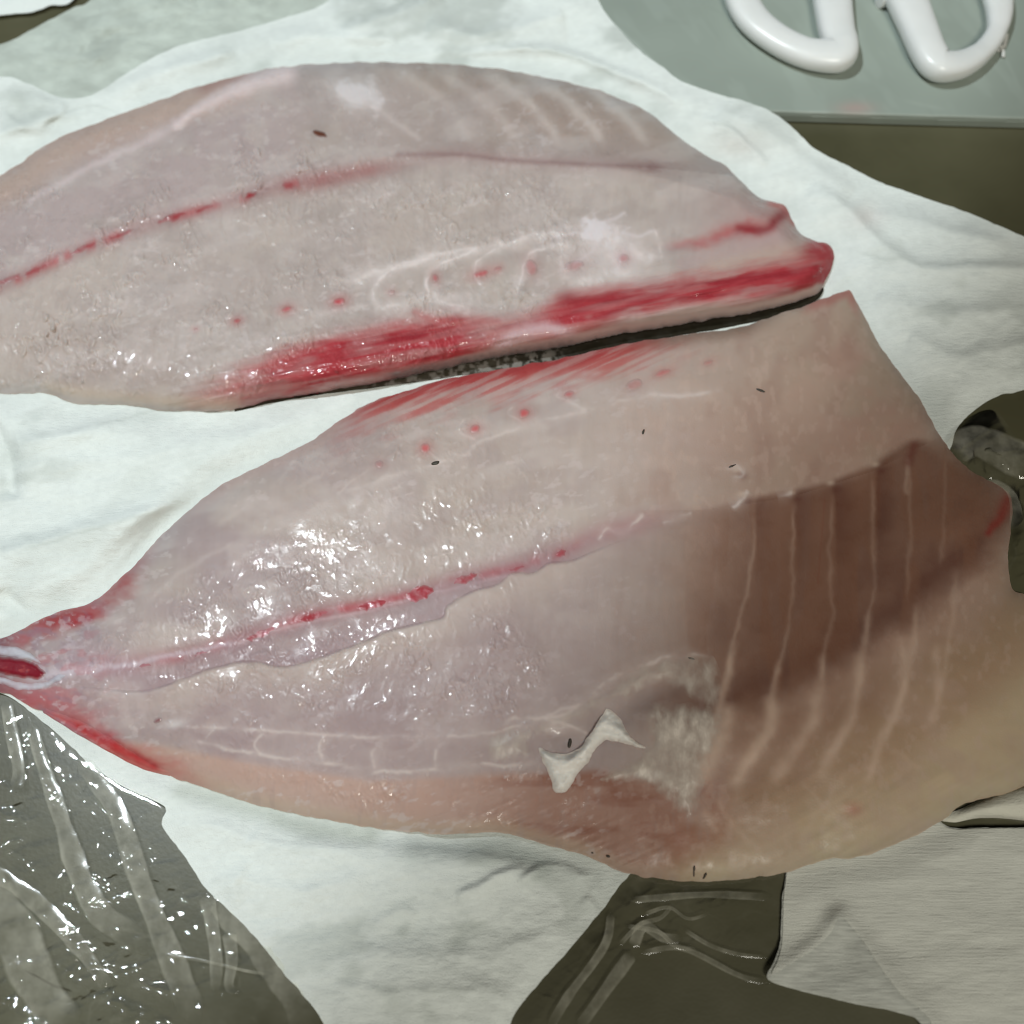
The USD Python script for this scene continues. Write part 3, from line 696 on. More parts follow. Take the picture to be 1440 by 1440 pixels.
def raw1(P, d):
    x, y = P[:, 0], P[:, 1]
    dl, tl, sl = near_line(P, LAT1)
    up = np.where(sl < 0, 1.0, 0.0)                                   # above the lateral line
    c = np.tile(CREAM, (len(P), 1))
    c = mixc(c, up * sst(700 - x, 0, 400) * 0.9, MAUVE)
    c = mixc(c, up * sst(x, 450, 620) * 0.9, lin(181, 166, 155))
    c = mixc(c, 0.6 * sst(fb(P, 130, 80, 101), 0.45, 0.7), lin(186, 176, 170))
    c = c * (1 + 0.16 * fibres(P, 103, 0.12) * (1 - 0.6 * up))[:, None]
    c = mixc(c, 0.35 * sst(fb(P, 34, 26, 105), 0.55, 0.8), lin(204, 196, 186))
    c = mixc(c, up * sst(420 - x, 0, 120) * (1 - sst(d, 14, 62)) * 0.85, lin(198, 172, 157))     # salmon rim at the upper left
    c = mixc(c, 0.55 * stroke(P, [(268, 128), (320, 114), (372, 101)], 12, fade=.2), lin(168, 120, 110))
    c = mixc(c, 0.85 * stroke(P, [(246, 174), (285, 150), (330, 127), (372, 112), (404, 104)], 5, 13, wob=3), lin(226, 206, 202))
    c = mixc(c, 0.45 * stroke(P, [(40, 284), (90, 256), (150, 222), (210, 195), (250, 172)], 4, 6, wob=3), lin(214, 200, 198))
    c = mixc(c, 0.75 * blob(P, 503, 134, 32, 19, 0.25), lin(222, 216, 212))
    c = mixc(c, 0.4 * stroke(P, [(440, 118), (480, 126), (540, 160), (590, 195)], 9, 4, wob=3), lin(220, 210, 204))
    c = mixc(c, 0.3 * blob(P, 452, 188, 36, 22), lin(156, 140, 124))
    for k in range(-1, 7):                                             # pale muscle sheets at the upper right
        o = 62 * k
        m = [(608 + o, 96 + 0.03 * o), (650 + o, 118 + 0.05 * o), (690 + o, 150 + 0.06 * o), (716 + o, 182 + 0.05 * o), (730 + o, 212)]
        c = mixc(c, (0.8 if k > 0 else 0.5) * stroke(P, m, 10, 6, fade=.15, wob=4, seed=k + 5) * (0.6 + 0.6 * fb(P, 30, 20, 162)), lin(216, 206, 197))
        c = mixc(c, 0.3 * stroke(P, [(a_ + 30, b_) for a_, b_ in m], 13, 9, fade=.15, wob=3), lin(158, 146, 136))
        m2 = [(640 + o, 235), (668 + o, 262), (690 + o, 300)]
        c = mixc(c, 0.14 * stroke(P, m2, 9, 7, fade=.3, wob=3), lin(212, 202, 192))
    grey = up * (1 - sst(dl, 0, 45)) * sst(x, 520, 650)
    c = mixc(c, 0.45 * grey, lin(160, 150, 146))
    calm = 1 - 0.8 * up * sst(420 - x, 0, 120) * (1 - sst(d, 20, 70))
    c = mixc(c, 0.38 * calm * sst(fb(P, 70, 30, 157, 3, -0.2), 0.46, 0.66), lin(208, 200, 194))
    c = mixc(c, 0.28 * calm * sst(fb(P, 56, 30, 158, 3, -0.3), 0.5, 0.7), lin(168, 158, 152))
    c = mixc(c, 0.4 * sst(fb(P, 11, 7, 151, 3, -0.25), 0.58, 0.76) * sst(fb(P, 60, 40, 152), 0.4, 0.6) * sst(980 - x, 0, 200), lin(216, 208, 204))
    c = mixc(c, 0.25 * sst(fb(P, 60, 50, 163), 0.4, 0.6) * sst(fb(P, 9, 34, 153, 3, 0.1), 0.54, 0.76) * (1 - up), lin(170, 158, 148))
    # lateral line
    right = sst(x, 430, 560)
    c = mixc(c, np.exp(-(dl / 13) ** 2) * (0.5 - 0.28 * right) * sst(1010 - x, 0, 120), lin(166, 124, 122))
    c = mixc(c, np.exp(-(dl / 7) ** 2) * (1 - right) * (0.0 + 0.9 * sst(fb(P, 22, 60, 107), 0.46, 0.64)) * 0.6, RED)
    c = mixc(c, stroke(P, [(380, 270), (460, 252), (520, 240), (580, 232)], 16, 10, fade=.3) * 0.5, lin(165, 108, 104))
    c = mixc(c, 0.5 * stroke(P, [(560, 218), (640, 217), (720, 226), (900, 235)], 4, 4), lin(140, 112, 110))
    c = mixc(c, 0.5 * blob(P, 917, 235, 14, 8), lin(120, 70, 72))
    # white web of membranes
    for pts, w, k in WEB1:
        c = mixc(c, min(1, 1.3 * k) * (0.62 * stroke(P, pts, w * 0.75, fade=.12, wob=6, seed=int(w * 10)) * sst(fb(P, 18, 14, 119), 0.28, 0.66) + 0.42 * stroke(P, pts, w * 2.4, fade=.1, wob=7) * (0.4 + fb(P, 12, 9, 120))), WHITEFAT * 1.15)
    rag = fb(P, 15, 9, 164, 3, -0.3) - 0.5
    c = mixc(c, 0.95 * sst(blob(P, 842, 322, 32, 18, 0.15) + 1.1 * rag, 0.35, 0.75), lin(234, 230, 230))
    for strand in ([(842, 322), (800, 330), (770, 336)], [(850, 318), (870, 306), (882, 300)], [(845, 330), (830, 355), (800, 372)], [(850, 335), (868, 362), (866, 385)], [(858, 326), (895, 332), (922, 322)]):
        c = mixc(c, 0.5 * stroke(P, strand, 4, 2, wob=5, fade=.1), lin(230, 224, 224))
    c = mixc(c, 0.5 * blob(P, 856, 350, 52, 34, 0.2) * (0.5 + fb(P, 14, 14, 109)), lin(220, 212, 210))
    for (px, py, rx, ry, k) in SPOTS1:
        c = mixc(c, 0.55 * k * blob(P, px, py, rx * 1.5, ry * 1.5, -0.3), lin(190, 90, 88))
    c = mixc(c, 0.9 * stroke(P, [(246, 174), (285, 150), (330, 127), (372, 112), (404, 104)], 5, 13, wob=4) * (0.5 + 0.8 * fb(P, 14, 10, 159)), lin(234, 216, 212))
    c = mixc(c, 0.5 * stroke(P, [(40, 284), (90, 256), (150, 222), (210, 195), (250, 172)], 4, 6, wob=4) * (0.4 + fb(P, 16, 12, 160)), lin(220, 206, 204))
    c = mixc(c, 0.85 * sst(blob(P, 503, 134, 44, 24, 0.25) + 1.0 * (fb(P, 18, 11, 161, 3, 0.3) - 0.5), 0.35, 0.85), lin(230, 224, 222))
    # towards the cut end
    c = mixc(c, 0.55 * sst(x, 940, 1100) * sst(y, 230, 300), lin(180, 146, 142))
    c = mixc(c, 0.8 * stroke(P, [(930, 347), (985, 340), (1030, 328), (1075, 318), (1108, 304)], 6, 15, wob=6, fade=.3) * (0.4 + 0.9 * fb(P, 18, 12, 154)), lin(190, 92, 94))
    c = mixc(c, 0.8 * stroke(P, [(1040, 322), (1075, 322), (1095, 306), (1110, 298)], 7, 9, wob=3), DEEP)
    c = mixc(c, 0.6 * stroke(P, [(1085, 285), (1105, 292), (1117, 312)], 6), lin(205, 92, 84))
    c = mixc(c, 0.45 * stroke(P, [(1000, 372), (1070, 362), (1130, 352)], 18), lin(206, 186, 168))
    c = mixc(c, 0.5 * stroke(P, [(960, 370), (1040, 350), (1100, 330)], 10), lin(190, 170, 168))
    # the red band along the back
    db, tb, sb = near_line(P, BAND1)
    wob = (fb(P, 40, 10, 111, 3, -0.17) - 0.5)
    bw = np.interp(x, [260, 340, 430, 560, 640, 700, 750, 800, 900, 1000, 1080, 1160], [10, 20, 25, 26, 24, 14, 15, 20, 15, 16, 17, 24])
    soft = sst(bw * (1.35 + 0.9 * wob) - db, -16, 16)
    stripes = sst(fb(P, 90, 7, 113, 3, -0.19), 0.3, 0.6)
    blotch = 0.78 + 0.3 * sst(fb(P, 42, 15, 114, 3, -0.19), 0.36, 0.6)
    amount = soft * np.interp(x, [255, 320, 400, 470, 640, 690, 735, 790, 860, 1170], [0.15, 0.5, 0.75, 0.95, 0.95, 0.45, 0.4, 0.9, 0.9, 1.0]) * (0.74 + 0.3 * stripes) * blotch
    c = mixc(c, 0.8 * sst(bw * 2.2 - db, -6, 30) * sst(x, 270, 420) * sst(1000 - x, 0, 200) * 0.6, lin(190, 142, 138))
    c = mixc(c, amount, RED * 0.95)
    c = mixc(c, amount * 0.55 * sst(fb(P, 60, 9, 115, 3, -0.19), 0.5, 0.68), DEEP * 1.15)
    c = mixc(c, 0.7 * blob(P, 800, 421, 20, 13, 0.3), DEEP)
    c = mixc(c, 0.55 * blob(P, 790, 440, 30, 16, -0.2), RED)
    c = mixc(c, 0.75 * stroke(P, [(702, 488), (726, 470), (770, 462), (800, 472)], 9, wob=3), lin(214, 190, 192))
    c = mixc(c, 0.45 * stroke(P, [(585, 440), (620, 452), (700, 452)], 6, wob=3), lin(190, 110, 108))
    c = mixc(c, 0.85 * stroke(P, [(1128, 400), (1158, 388), (1168, 362), (1150, 346)], 12, wob=2), RED * 0.85)
    # pale cut rim under the band, grey at the middle
    rim = sst(16 - d, 0, 8) * sst(y - np.interp(x, [380, 560, 850, 1150], [545, 515, 455, 395]), 0, 8)
    c = mixc(c, rim * sst(x, 560, 700), lin(206, 186, 178))
    c = mixc(c, rim * stroke(P, [(560, 530), (640, 515), (740, 500), (800, 487)], 16) * 0.7 * (0.4 + fb(P, 7, 5, 117)), lin(122, 116, 112))
    c = mixc(c, 0.5 * stroke(P, [(70, 545), (180, 560), (330, 570)], 10), lin(206, 188, 166))
    return c


def wet_grain(P, seed):
    """Small wet lumps that catch the lamp."""
    patch = sst(fb(P, 40, 30, seed + 6, 3), 0.46, 0.66)
    return (0.4 + 1.2 * patch) * (1.3 * np.clip(fb(P, 7.5, 11, seed, 2, 0.3) - 0.45, 0, 1) + 1.1 * np.clip(fb(P, 4.6, 7, seed + 3, 2, -0.4) - 0.45, 0, 1)) * 1.5 + 0.25 * (fb(P, 14, 20, seed + 9, 2) - 0.5)


def height1(P, d):
    x, y = P[:, 0], P[:, 1]
    dl, tl, sl = near_line(P, LAT1)
    w = sst(sl * np.minimum(dl, 40), -40, 40)
    R = 190 * (1 - w) + np.interp(x, [0, 300, 450, 900], [120, 60, 32, 30]) * w
    T = np.interp(x, [-330, -100, 200, 700, 1000, 1170], [0.006, 0.009, 0.0125, 0.015, 0.015, 0.012])
    u = np.clip(d / R, 0, 1)
    z = Z_SKIN + 0.00025 + 0.8 * T * (1 - (1 - u) ** 2) ** 0.85
    z -= 0.0005 * np.exp(-(dl / 11) ** 2) * sst(1000 - x, 0, 200)
    for k in range(-1, 7):
        o = 62 * k
        z += 0.00016 * stroke(P, [(608 + o, 96 + 0.03 * o), (650 + o, 118 + 0.05 * o), (690 + o, 150 + 0.06 * o), (716 + o, 182 + 0.05 * o), (730 + o, 212)], 14, 9, fade=.15)
    z += 0.0009 * stroke(P, [(246, 174), (285, 150), (330, 127), (372, 112), (404, 104)], 5, 13, wob=3) + 0.0005 * blob(P, 503, 134, 32, 19, 0.25) + 0.0007 * blob(P, 842, 322, 24, 15, 0.2)
    for pts, w_, k in WEB1:
        z += 0.00010 * k * stroke(P, pts, w_, fade=.06, wob=2.2, seed=int(w_ * 10))
    db, _, _ = near_line(P, BAND1)
    z += 0.0006 * np.exp(-(db / 20) ** 2) * sst(x, 260, 420) + 0.0003 * np.exp(-(db / 34) ** 2) * (fb(P, 70, 6, 121, 3, -0.19) - 0.5) * 4
    z -= 0.0010 * stroke(P, [(930, 347), (985, 340), (1030, 328), (1075, 318), (1108, 304)], 9)
    z += 0.0010 * (fb(P, 150, 90, 123) - 0.5) + 0.0005 * (fb(P, 50, 36, 124) - 0.5) + 0.00012 * fibres(P, 103, 0.12)
    z += 0.00056 * wet_grain(P, 126) * (wet1(P) + 0.9 * blob(P, 110, 330, 90, 50) + 0.8 * blob(P, 240, 265, 80, 34) + 0.8 * blob(P, 380, 235, 50, 22) + 0.7 * blob(P, 60, 450, 90, 40)) * sst(d, 2, 14)
    return z


def wet1(P):
    return np.clip(blob(P, 100, 350, 150, 90) + blob(P, 370, 240, 90, 40) + stroke(P, [(60, 500), (250, 480), (420, 490), (560, 460), (700, 430)], 50) + stroke(P, [(430, 360), (600, 320), (780, 300)], 44) * 0.9 + 0.42, 0, 1) * sst(1010 - P[:, 0], 0, 250)


def overlay(line, base_height, base_paint, owner, step, bulge, seed, skirt=8.0, colour=None):
    """A piece of its own that is let into the flesh: it follows the flesh's surface, swells above it and dips under it at its rim."""
    reg = Region(line, step)
    d = np.maximum(owner.dist(reg.P), 0)
    z = owner.surface(reg.P) + bulge * sst(reg.d, 0, skirt) - 0.00006
    z[reg.d <= 0] -= 0.0003
    c = base_paint(reg.P, d)
    if colour is not None:
        c = colour(reg, c)
    return sheet(reg, z, z - 0.0010), c


def ellipse(x, y, rx, ry, rot, seed, rough=1.2):
    t = np.linspace(0, 2 * np.pi, 28, endpoint=False)
    c, s = math.cos(rot), math.sin(rot)
    p = np.stack([x + rx * np.cos(t) * c - ry * np.sin(t) * s, y + rx * np.cos(t) * s + ry * np.sin(t) * c], 1)
    return outline(p, rough, 7, seed, step=1.0)


def band_outline(pts, widths, rough, seed):
    line = resample(spline(pts, False, 10), 4, False)
    t = np.gradient(line, axis=0)
    n = np.stack([-t[:, 1], t[:, 0]], 1) / np.linalg.norm(t, axis=1, keepdims=True)
    w = np.interp(np.linspace(0, 1, len(line)), np.linspace(0, 1, len(widths)), widths)[:, None]
    return outline(np.vstack([line + n * w, (line - n * w)[::-1]]), rough, 26, seed, step=2)


fish1 = thing("fish_fillet", "upper fish fillet with a long red strip along its lower edge", "fish fillet")
z1 = R1.z = height1(R1.P, R1.soft_d(140))
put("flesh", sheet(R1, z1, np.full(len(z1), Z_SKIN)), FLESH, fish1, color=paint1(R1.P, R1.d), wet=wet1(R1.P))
back = Polygon(outline(SKIN1, 0.8, 18, 11)).buffer(0).intersection(shapely.box(330, 380, 1200, 600))  # lower edge widened; its right part fills the shaded gap between the fillets
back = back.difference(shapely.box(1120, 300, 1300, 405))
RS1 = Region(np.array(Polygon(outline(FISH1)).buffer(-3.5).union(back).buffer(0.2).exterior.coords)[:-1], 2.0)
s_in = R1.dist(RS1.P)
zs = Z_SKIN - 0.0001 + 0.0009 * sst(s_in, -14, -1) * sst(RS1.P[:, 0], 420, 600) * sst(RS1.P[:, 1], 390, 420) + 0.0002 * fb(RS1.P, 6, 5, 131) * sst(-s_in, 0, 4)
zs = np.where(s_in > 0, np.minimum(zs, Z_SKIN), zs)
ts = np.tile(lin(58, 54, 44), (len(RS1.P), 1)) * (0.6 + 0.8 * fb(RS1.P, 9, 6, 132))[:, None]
ts = mixc(ts, 0.8 * sst(RS1.P[:, 0], 690, 760), lin(30, 28, 21))  # near-black at right: shade of the gap between the fillets, painted in
ts = mixc(ts, 0.75 * stroke(RS1.P, [(540, 540), (640, 524), (770, 508)], 20) * sst(fb(RS1.P, 6, 5, 133), 0.4, 0.6), lin(128, 124, 118))
put("skin", sheet(RS1, zs, np.full(len(zs), Z_SKIN - 0.0003)), SKIN, fish1, color=ts, label="dark grey fish skin along the lower edge, near-black where gap shade is painted")


def redder(amount, col):
    def f(reg, c):
        return mixc(c, amount * sst(reg.d, 0, 7) * (0.6 + 0.6 * fb(reg.P, 9, 7, 141)), col)
    return f


band_red = lambda reg, c: mixc(c, 0.25 * sst(reg.d, 2, 14) * sst(fb(reg.P, 70, 6, 143, 3, -0.19), 0.4, 0.7), RED)
for pts, wd, sd in (([(335, 546), (430, 521), (530, 498), (620, 481), (684, 471)], (4, 17, 19, 19, 5), 151), ([(778, 453), (800, 446), (860, 430), (960, 409), (1060, 398), (1130, 386), (1158, 372)], (5, 13, 11, 12, 12, 15, 8), 152)):
    m, col = overlay(band_outline(pts, wd, 2.5, sd), height1, paint1, R1, 1.5, 0.00035, sd, 12, band_red)
    put("red_muscle", m, BLOOD, fish1, color=col, wet=np.full(len(col), 0.8))
for i, (x, y, rx, ry, k) in enumerate(SPOTS1):
    m, col = overlay(ellipse(x, y, rx, ry, -0.25, 160 + i), height1, paint1, R1, 1.0, 0.00028, i, 5, redder(0.95 * k, RED))
    put("blood_spot", m, BLOOD, fish1, color=col, wet=np.full(len(col), 0.8))
for i, (x, y, rx, ry, k, rot) in enumerate([(10, 393, 24, 6, .6, -.4), (52, 379, 22, 6, .75, -.42), (116, 350, 24, 6.5, .85, -.42), (172, 329, 22, 5.5, .75, -.38), (240, 307, 24, 7, .85, -.35), (289, 293, 15, 6, .85, -.35), (353, 275, 11, 7, .95, -.3), (405, 261, 10, 8, .6, -.2)]):
    m, col = overlay(ellipse(x, y, rx, ry, rot, 180 + i, 2.6), height1, paint1, R1, 1.0, 0.00016, i, 5, redder(k, lin(150, 40, 48)))
    put("blood_streak", m, BLOOD, fish1, color=col, wet=np.full(len(col), 0.8))
m, col = overlay(ellipse(450, 188, 13, 5.5, 0.35, 199, 1.5), height1, paint1, R1, 1.0, 0.0005, 1, 5, lambda reg, c: mixc(c, sst(reg.d, 0, 4), lin(98, 56, 42)))
put("brown_spot", m, BLOOD, fish1, color=col, wet=np.full(len(col), 0.8))

# ------------------------------------------------------------------ lower fillet
LAT2 = [(-60, 945), (60, 944), (150, 938), (205, 931), (250, 924), (300, 912), (362, 892), (440, 866), (522, 850), (590, 834), (655, 815), (725, 799), (790, 778), (835, 756), (880, 742), (960, 722), (1040, 707), (1110, 694), (1165, 682), (1230, 656), (1290, 624), (1330, 606)]
STEP2 = [(40, 962), (130, 968), (200, 972), (253, 957), (293, 942), (350, 930), (393, 938), (433, 931), (480, 914), (515, 902), (547, 888), (585, 878), (622, 869), (630, 852), (667, 831), (700, 822), (720, 807), (750, 806), (773, 792), (800, 790), (850, 770), (900, 752)]
SPOTS2 = [(533, 653, 8, 7, .3), (598, 630, 9, 8, .75), (668, 603, 9, 7, .8), (737, 581, 9, 8, .85), (800, 554, 9, 6, .6), (892, 541, 13, 9, .3), (932, 524, 13, 6, .6), (996, 510, 9, 5, .4)]
DARK2 = [(880, 745), (1000, 716), (1060, 700), (1120, 690), (1170, 677), (1230, 652), (1275, 622), (1310, 622), (1345, 645), (1385, 672), (1422, 698), (1424, 728), (1405, 755), (1370, 795), (1310, 840), (1255, 885), (1200, 920), (1130, 955), (1060, 990), (980, 1015), (880, 1000), (870, 880)]
LINES2 = [([(1058, 722), (1060, 767), (1053, 813), (1042, 860), (1033, 897), (1018, 965)], 1.6, .3), ([(1116, 702), (1115, 780), (1109, 880), (1098, 930), (1085, 970)], 1.8, .26), ([(1172, 690), (1167, 780), (1170, 863), (1160, 920), (1148, 975)], 1.8, .22),
          ([(1227, 662), (1226, 730), (1230, 797), (1224, 860), (1210, 900)], 1.8, .2), ([(1277, 640), (1275, 700)], 2, .3),
          ([(1268, 893), (1270, 960), (1258, 1000), (1240, 1037), (1215, 1110)], 5, .7), ([(1205, 915), (1208, 960), (1192, 1020), (1167, 1063), (1150, 1095)], 5.5, .85), ([(1317, 900), (1318, 980), (1303, 1027)], 5, .5),
          ([(1078, 975), (1088, 1010), (1072, 1040), (1052, 1070), (1030, 1113)], 7.5, 1.3), ([(1143, 968), (1150, 1000), (1132, 1032), (1112, 1062), (1088, 1103)], 7.5, 1.1), ([(1028, 985), (1016, 1030), (1000, 1060), (985, 1110)], 9, .9),
          ([(1195, 1080), (1120, 1190)], 3, .2), ([(1000, 1110), (1030, 1160), (1075, 1200)], 4, .35), ([(1120, 1090), (1180, 1150), (1240, 1170)], 3, .2), ([(1250, 1050), (1300, 1085)], 2.5, .25), ([(980, 1120), (1010, 1170)], 4, .3)]
LINES2 += [([(1033, 897), (1022, 955), (1008, 1010), (990, 1070), (972, 1120)], 4, .6), ([(1098, 925), (1086, 985), (1070, 1040), (1045, 1085)], 3.5, .6), ([(1160, 915), (1150, 985), (1128, 1045), (1098, 1090)], 3.5, .55),
           ([(1224, 855), (1212, 930), (1200, 1000), (1172, 1062)], 3.5, .5), ([(1290, 845), (1280, 930), (1262, 1000), (1238, 1050)], 3.2, .45), ([(1345, 800), (1336, 900), (1318, 985)], 3, .35), ([(1330, 640), (1328, 720), (1322, 800)], 1.6, .15), ([(1278, 640), (1280, 740), (1276, 850)], 1.6, .18)]
WEB2 = [([(233, 1020), (300, 1024), (370, 1029), (480, 1034), (563, 1037), (613, 1036), (697, 1028), (767, 1008), (820, 985), (873, 960)], 3.2, .42), ([(240, 1036), (320, 1052), (370, 1062), (450, 1071), (523, 1085), (613, 1083), (667, 1073), (707, 1078), (763, 1070)], 3.2, .55),
        ([(372, 1030), (358, 1046), (366, 1062)], 2.6, .45), ([(462, 1034), (448, 1050), (452, 1070)], 2.6, .45), ([(545, 1036), (528, 1058), (524, 1084)], 3.5, .5), ([(616, 1036), (612, 1060), (616, 1082)], 2.6, .42), ([(300, 1026), (286, 1042)], 2, .3),
        ([(700, 1028), (725, 1010), (790, 1008), (850, 962), (900, 936), (960, 921), (1000, 925)], 4, .55), ([(760, 1012), (800, 1020), (830, 1035)], 3, .5), ([(690, 1070), (720, 1050), (740, 1030), (800, 1006)], 7, .3),
        ([(480, 693), (547, 670), (600, 655), (647, 640), (680, 618), (747, 597), (817, 580), (897, 558), (965, 555), (1030, 545)], 3.6, .5), ([(533, 653), (500, 672), (470, 695)], 3, .3), ([(598, 630), (620, 650)], 2, .35), ([(655, 590), (646, 606), (672, 618)], 2.2, .5), ([(722, 570), (716, 580), (740, 596)], 2.2, .4),
        ([(795, 562), (815, 575), (828, 578)], 4, .5), ([(790, 545), (784, 556), (797, 562)], 2, .35), ([(420, 640), (380, 690), (300, 740)], 5, .2), ([(330, 760), (260, 800), (200, 850)], 5, .22), ([(400, 690), (450, 670)], 4, .25),
        ([(840, 762), (855, 745), (880, 745), (905, 722)], 3, .6), ([(930, 735), (975, 722)], 3, .5), ([(1030, 715), (1046, 700), (1050, 690)], 4, .75), ([(1090, 696), (1114, 694)], 3.5, .5), ([(1020, 662), (1035, 655), (1044, 668), (1030, 672)], 3, .4)]


def paint2(P, d):
    return raw2(P, d) * np.array([0.80, 0.745, 0.755])


def raw2(P, d):
    x, y = P[:, 0], P[:, 1]
    dl, tl, sl = near_line(P, LAT2)
    up = (sl < 0).astype(float)
    upd = sst(sl * np.minimum(dl, 30), 30, -30)
    c = np.tile(lin(192, 180, 170), (len(P), 1))
    c = mixc(c, sst(650 - x, 0, 350) * 0.85, lin(178, 165, 164))
    c = mixc(c, (1 - upd) * 0.75 * sst(900 - x, 0, 300), lin(180, 164, 162))
    c = mixc(c, 0.55 * sst(fb(P, 140, 90, 201), 0.45, 0.72), lin(200, 190, 178))
    c = mixc(c, 0.30 * sst(fb(P, 46, 34, 203), 0.52, 0.8), lin(206, 194, 188))
    c = c * (1 + 0.15 * fibres(P, 205, 0.05))[:, None]
    c = mixc(c, sst(x, 850, 1150) * upd * 0.85, lin(183, 162, 142))
    c = mixc(c, 0.7 * sst(x, 880, 1060) * (1 - upd), lin(178, 142, 118))
    c = mixc(c, sst(x, 1000, 1240) * upd * 0.3 * sst(fb(P, 60, 50, 207), 0.4, 0.7), lin(190, 140, 130))
    c = mixc(c, 0.4 * blob(P, 1030, 620, 130, 80), lin(178, 146, 130))
    # belly band: salmon below the lower row of cells, brown towards the middle, cream at the far right
    low = sst(y - np.interp(x, [200, 370, 520, 700, 850, 1000], [1040, 1070, 1092, 1084, 1080, 1110]), -4, 12)
    c = mixc(c, low * sst(1010 - x, 0, 60), lin(198, 170, 156))
    c = mixc(c, low * 0.8 * sst(x, 540, 860) * sst(1030 - x, 0, 90), lin(164, 124, 106))
    c = mixc(c, low * 0.75 * sst(fb(P, 90, 22, 209), 0.5, 0.7) * sst(x, 600, 800) * sst(1060 - x, 0, 90), lin(150, 100, 80))
    c = mixc(c, 0.55 * low * sst(26 - d, 0, 20) * sst(1000 - x, 0, 200), lin(204, 182, 158))
    right_low = sst(x + 0.6 * (y - 1000), 1000, 1120) * sst(y - np.interp(x, [950, 1100, 1250, 1440], [1120, 1010, 900, 770]), 0, 110)
    c = mixc(c, 0.9 * right_low, lin(184, 160, 132))
    c = mixc(c, 0.85 * sst(y - np.interp(x, [930, 1000, 1100, 1250, 1440], [1215, 1190, 1140, 1080, 930]), -30, 60) * sst(x, 930, 1010), lin(206, 190, 160))
    c = mixc(c, 0.5 * blob(P, 1200, 1139, 14, 10), lin(196, 130, 116))
    c = mixc(c, 0.4 * stroke(P, [(1000, 1110), (1010, 1170), (960, 1190)], 22), lin(160, 98, 82))
    fan = fb(P, 9, 110, 211, 3, 1.05) - 0.5
    c = c * (1 + 0.22 * fan * sst(x, 980, 1050) * sst(y, 1040, 1100))[:, None]
    tex = sst(x, 800, 980)
    c = mixc(c, 0.35 * tex * sst(fb(P, 60, 46, 261, 3, 0.4), 0.48, 0.7), lin(196, 172, 156))
    c = mixc(c, 0.35 * tex * upd * sst(fb(P, 44, 60, 262, 3, 0.2), 0.48, 0.7), lin(164, 134, 120))
    c = mixc(c, 0.3 * tex * sst(fb(P, 10, 14, 263, 3), 0.55, 0.75), lin(206, 184, 168))
    # dark red-brown muscle at the right
    k = DARKREG.dist(P)
    soft = sst(k + 26 * (fb(P, 50, 40, 213) - 0.5), -26, 22)
    soft = np.where(y < np.interp(x, [980, 1110, 1230, 1330], [712, 694, 656, 604]) + 6, sst(k, -7, 8), soft)
    edge = sst(y - np.interp(x, [1000, 1130, 1250, 1420], [985, 930, 860, 730]), -40, 10)
    soft = soft * (0.25 + 0.75 * sst(x + 0.25 * (y - 800), 930, 1110))
    c = mixc(c, soft * 0.9, lin(138, 106, 90))
    c = mixc(c, soft * 0.6 * np.clip(edge + sst(fb(P, 60, 80, 215), 0.5, 0.7) * 0.5, 0, 1), lin(104, 70, 60))
    c = mixc(c, soft * 0.45 * sst(fb(P, 30, 140, 216), 0.48, 0.62), lin(146, 108, 86))
    for a_, b_ in ((1060, 1086), (1117, 1142), (1172, 1200), (1229, 1255)):
        c = mixc(c, soft * 0.5 * sst(x + 5 * (fb(P, 30, 40, 228) - 0.5) * 2, a_ - 1, a_ + 6) * sst(b_ + 14 - x, 0, 36) * sst(860 - y, 0, 160), lin(104, 66, 54))
    for pts, w, kk in LINES2:
        c = mixc(c, 0.72 * kk * stroke(P, pts, w * 1.25 + 1.0, fade=.12, wob=4, seed=int(w * 10)) * (0.55 + 0.9 * fb(P, 20, 26, 229)), lin(226, 204, 184))
    c = mixc(c, 0.6 * stroke(P, [(1418, 704), (1406, 725), (1390, 750)], 11, 5, wob=5), lin(150, 40, 36))
    c = mixc(c, 0.5 * stroke(P, [(1286, 626), (1278, 650)], 7), lin(110, 40, 34))
    c = mixc(c, 0.45 * stroke(P, [(1150, 820), (1160, 700)], 1.5), BROWN)
    for xx, yy in ((1036, 660), (1043, 695), (1113, 693), (1168, 679), (1231, 653)):
        c = mixc(c, 0.7 * blob(P, xx, yy, 6, 4), lin(214, 196, 178))
        c = mixc(c, 0.6 * blob(P, xx + 8, yy + 9, 8, 6), lin(112, 72, 62))
    calm = 1 - 0.8 * low
    c = mixc(c, 0.38 * calm * sst(fb(P, 70, 34, 257, 3, -0.2), 0.46, 0.66) * sst(1000 - x, 0, 300), lin(212, 203, 196))
    c = mixc(c, 0.28 * calm * sst(fb(P, 60, 40, 258, 3, -0.3), 0.5, 0.7) * sst(1000 - x, 0, 300), lin(168, 154, 152))
    c = mixc(c, 0.42 * sst(fb(P, 12, 7, 251, 3, -0.3), 0.57, 0.75) * sst(fb(P, 60, 40, 252), 0.4, 0.6) * sst(1000 - x, 0, 250), lin(216, 206, 202))
    c = mixc(c, 0.22 * sst(fb(P, 60, 50, 259), 0.4, 0.6) * sst(fb(P, 9, 44, 253, 3, 0.05), 0.52, 0.75) * sst(y - np.interp(x, [200, 900], [930, 740]), 0, 30) * sst(1060 - x, 0, 80), lin(166, 150, 146))
    # lateral line
    c = mixc(c, np.exp(-(dl / 16) ** 2) * 0.6 * sst(x, 40, 200) * sst(980 - x, 0, 120), lin(176, 126, 130))
    c = mixc(c, np.exp(-(dl / 7) ** 2) * sst(x, 170, 300) * sst(830 - x, 0, 60) * (0.1 + 1.1 * sst(fb(P, 36, 60, 217), 0.44, 0.64)) * 0.75, RED)
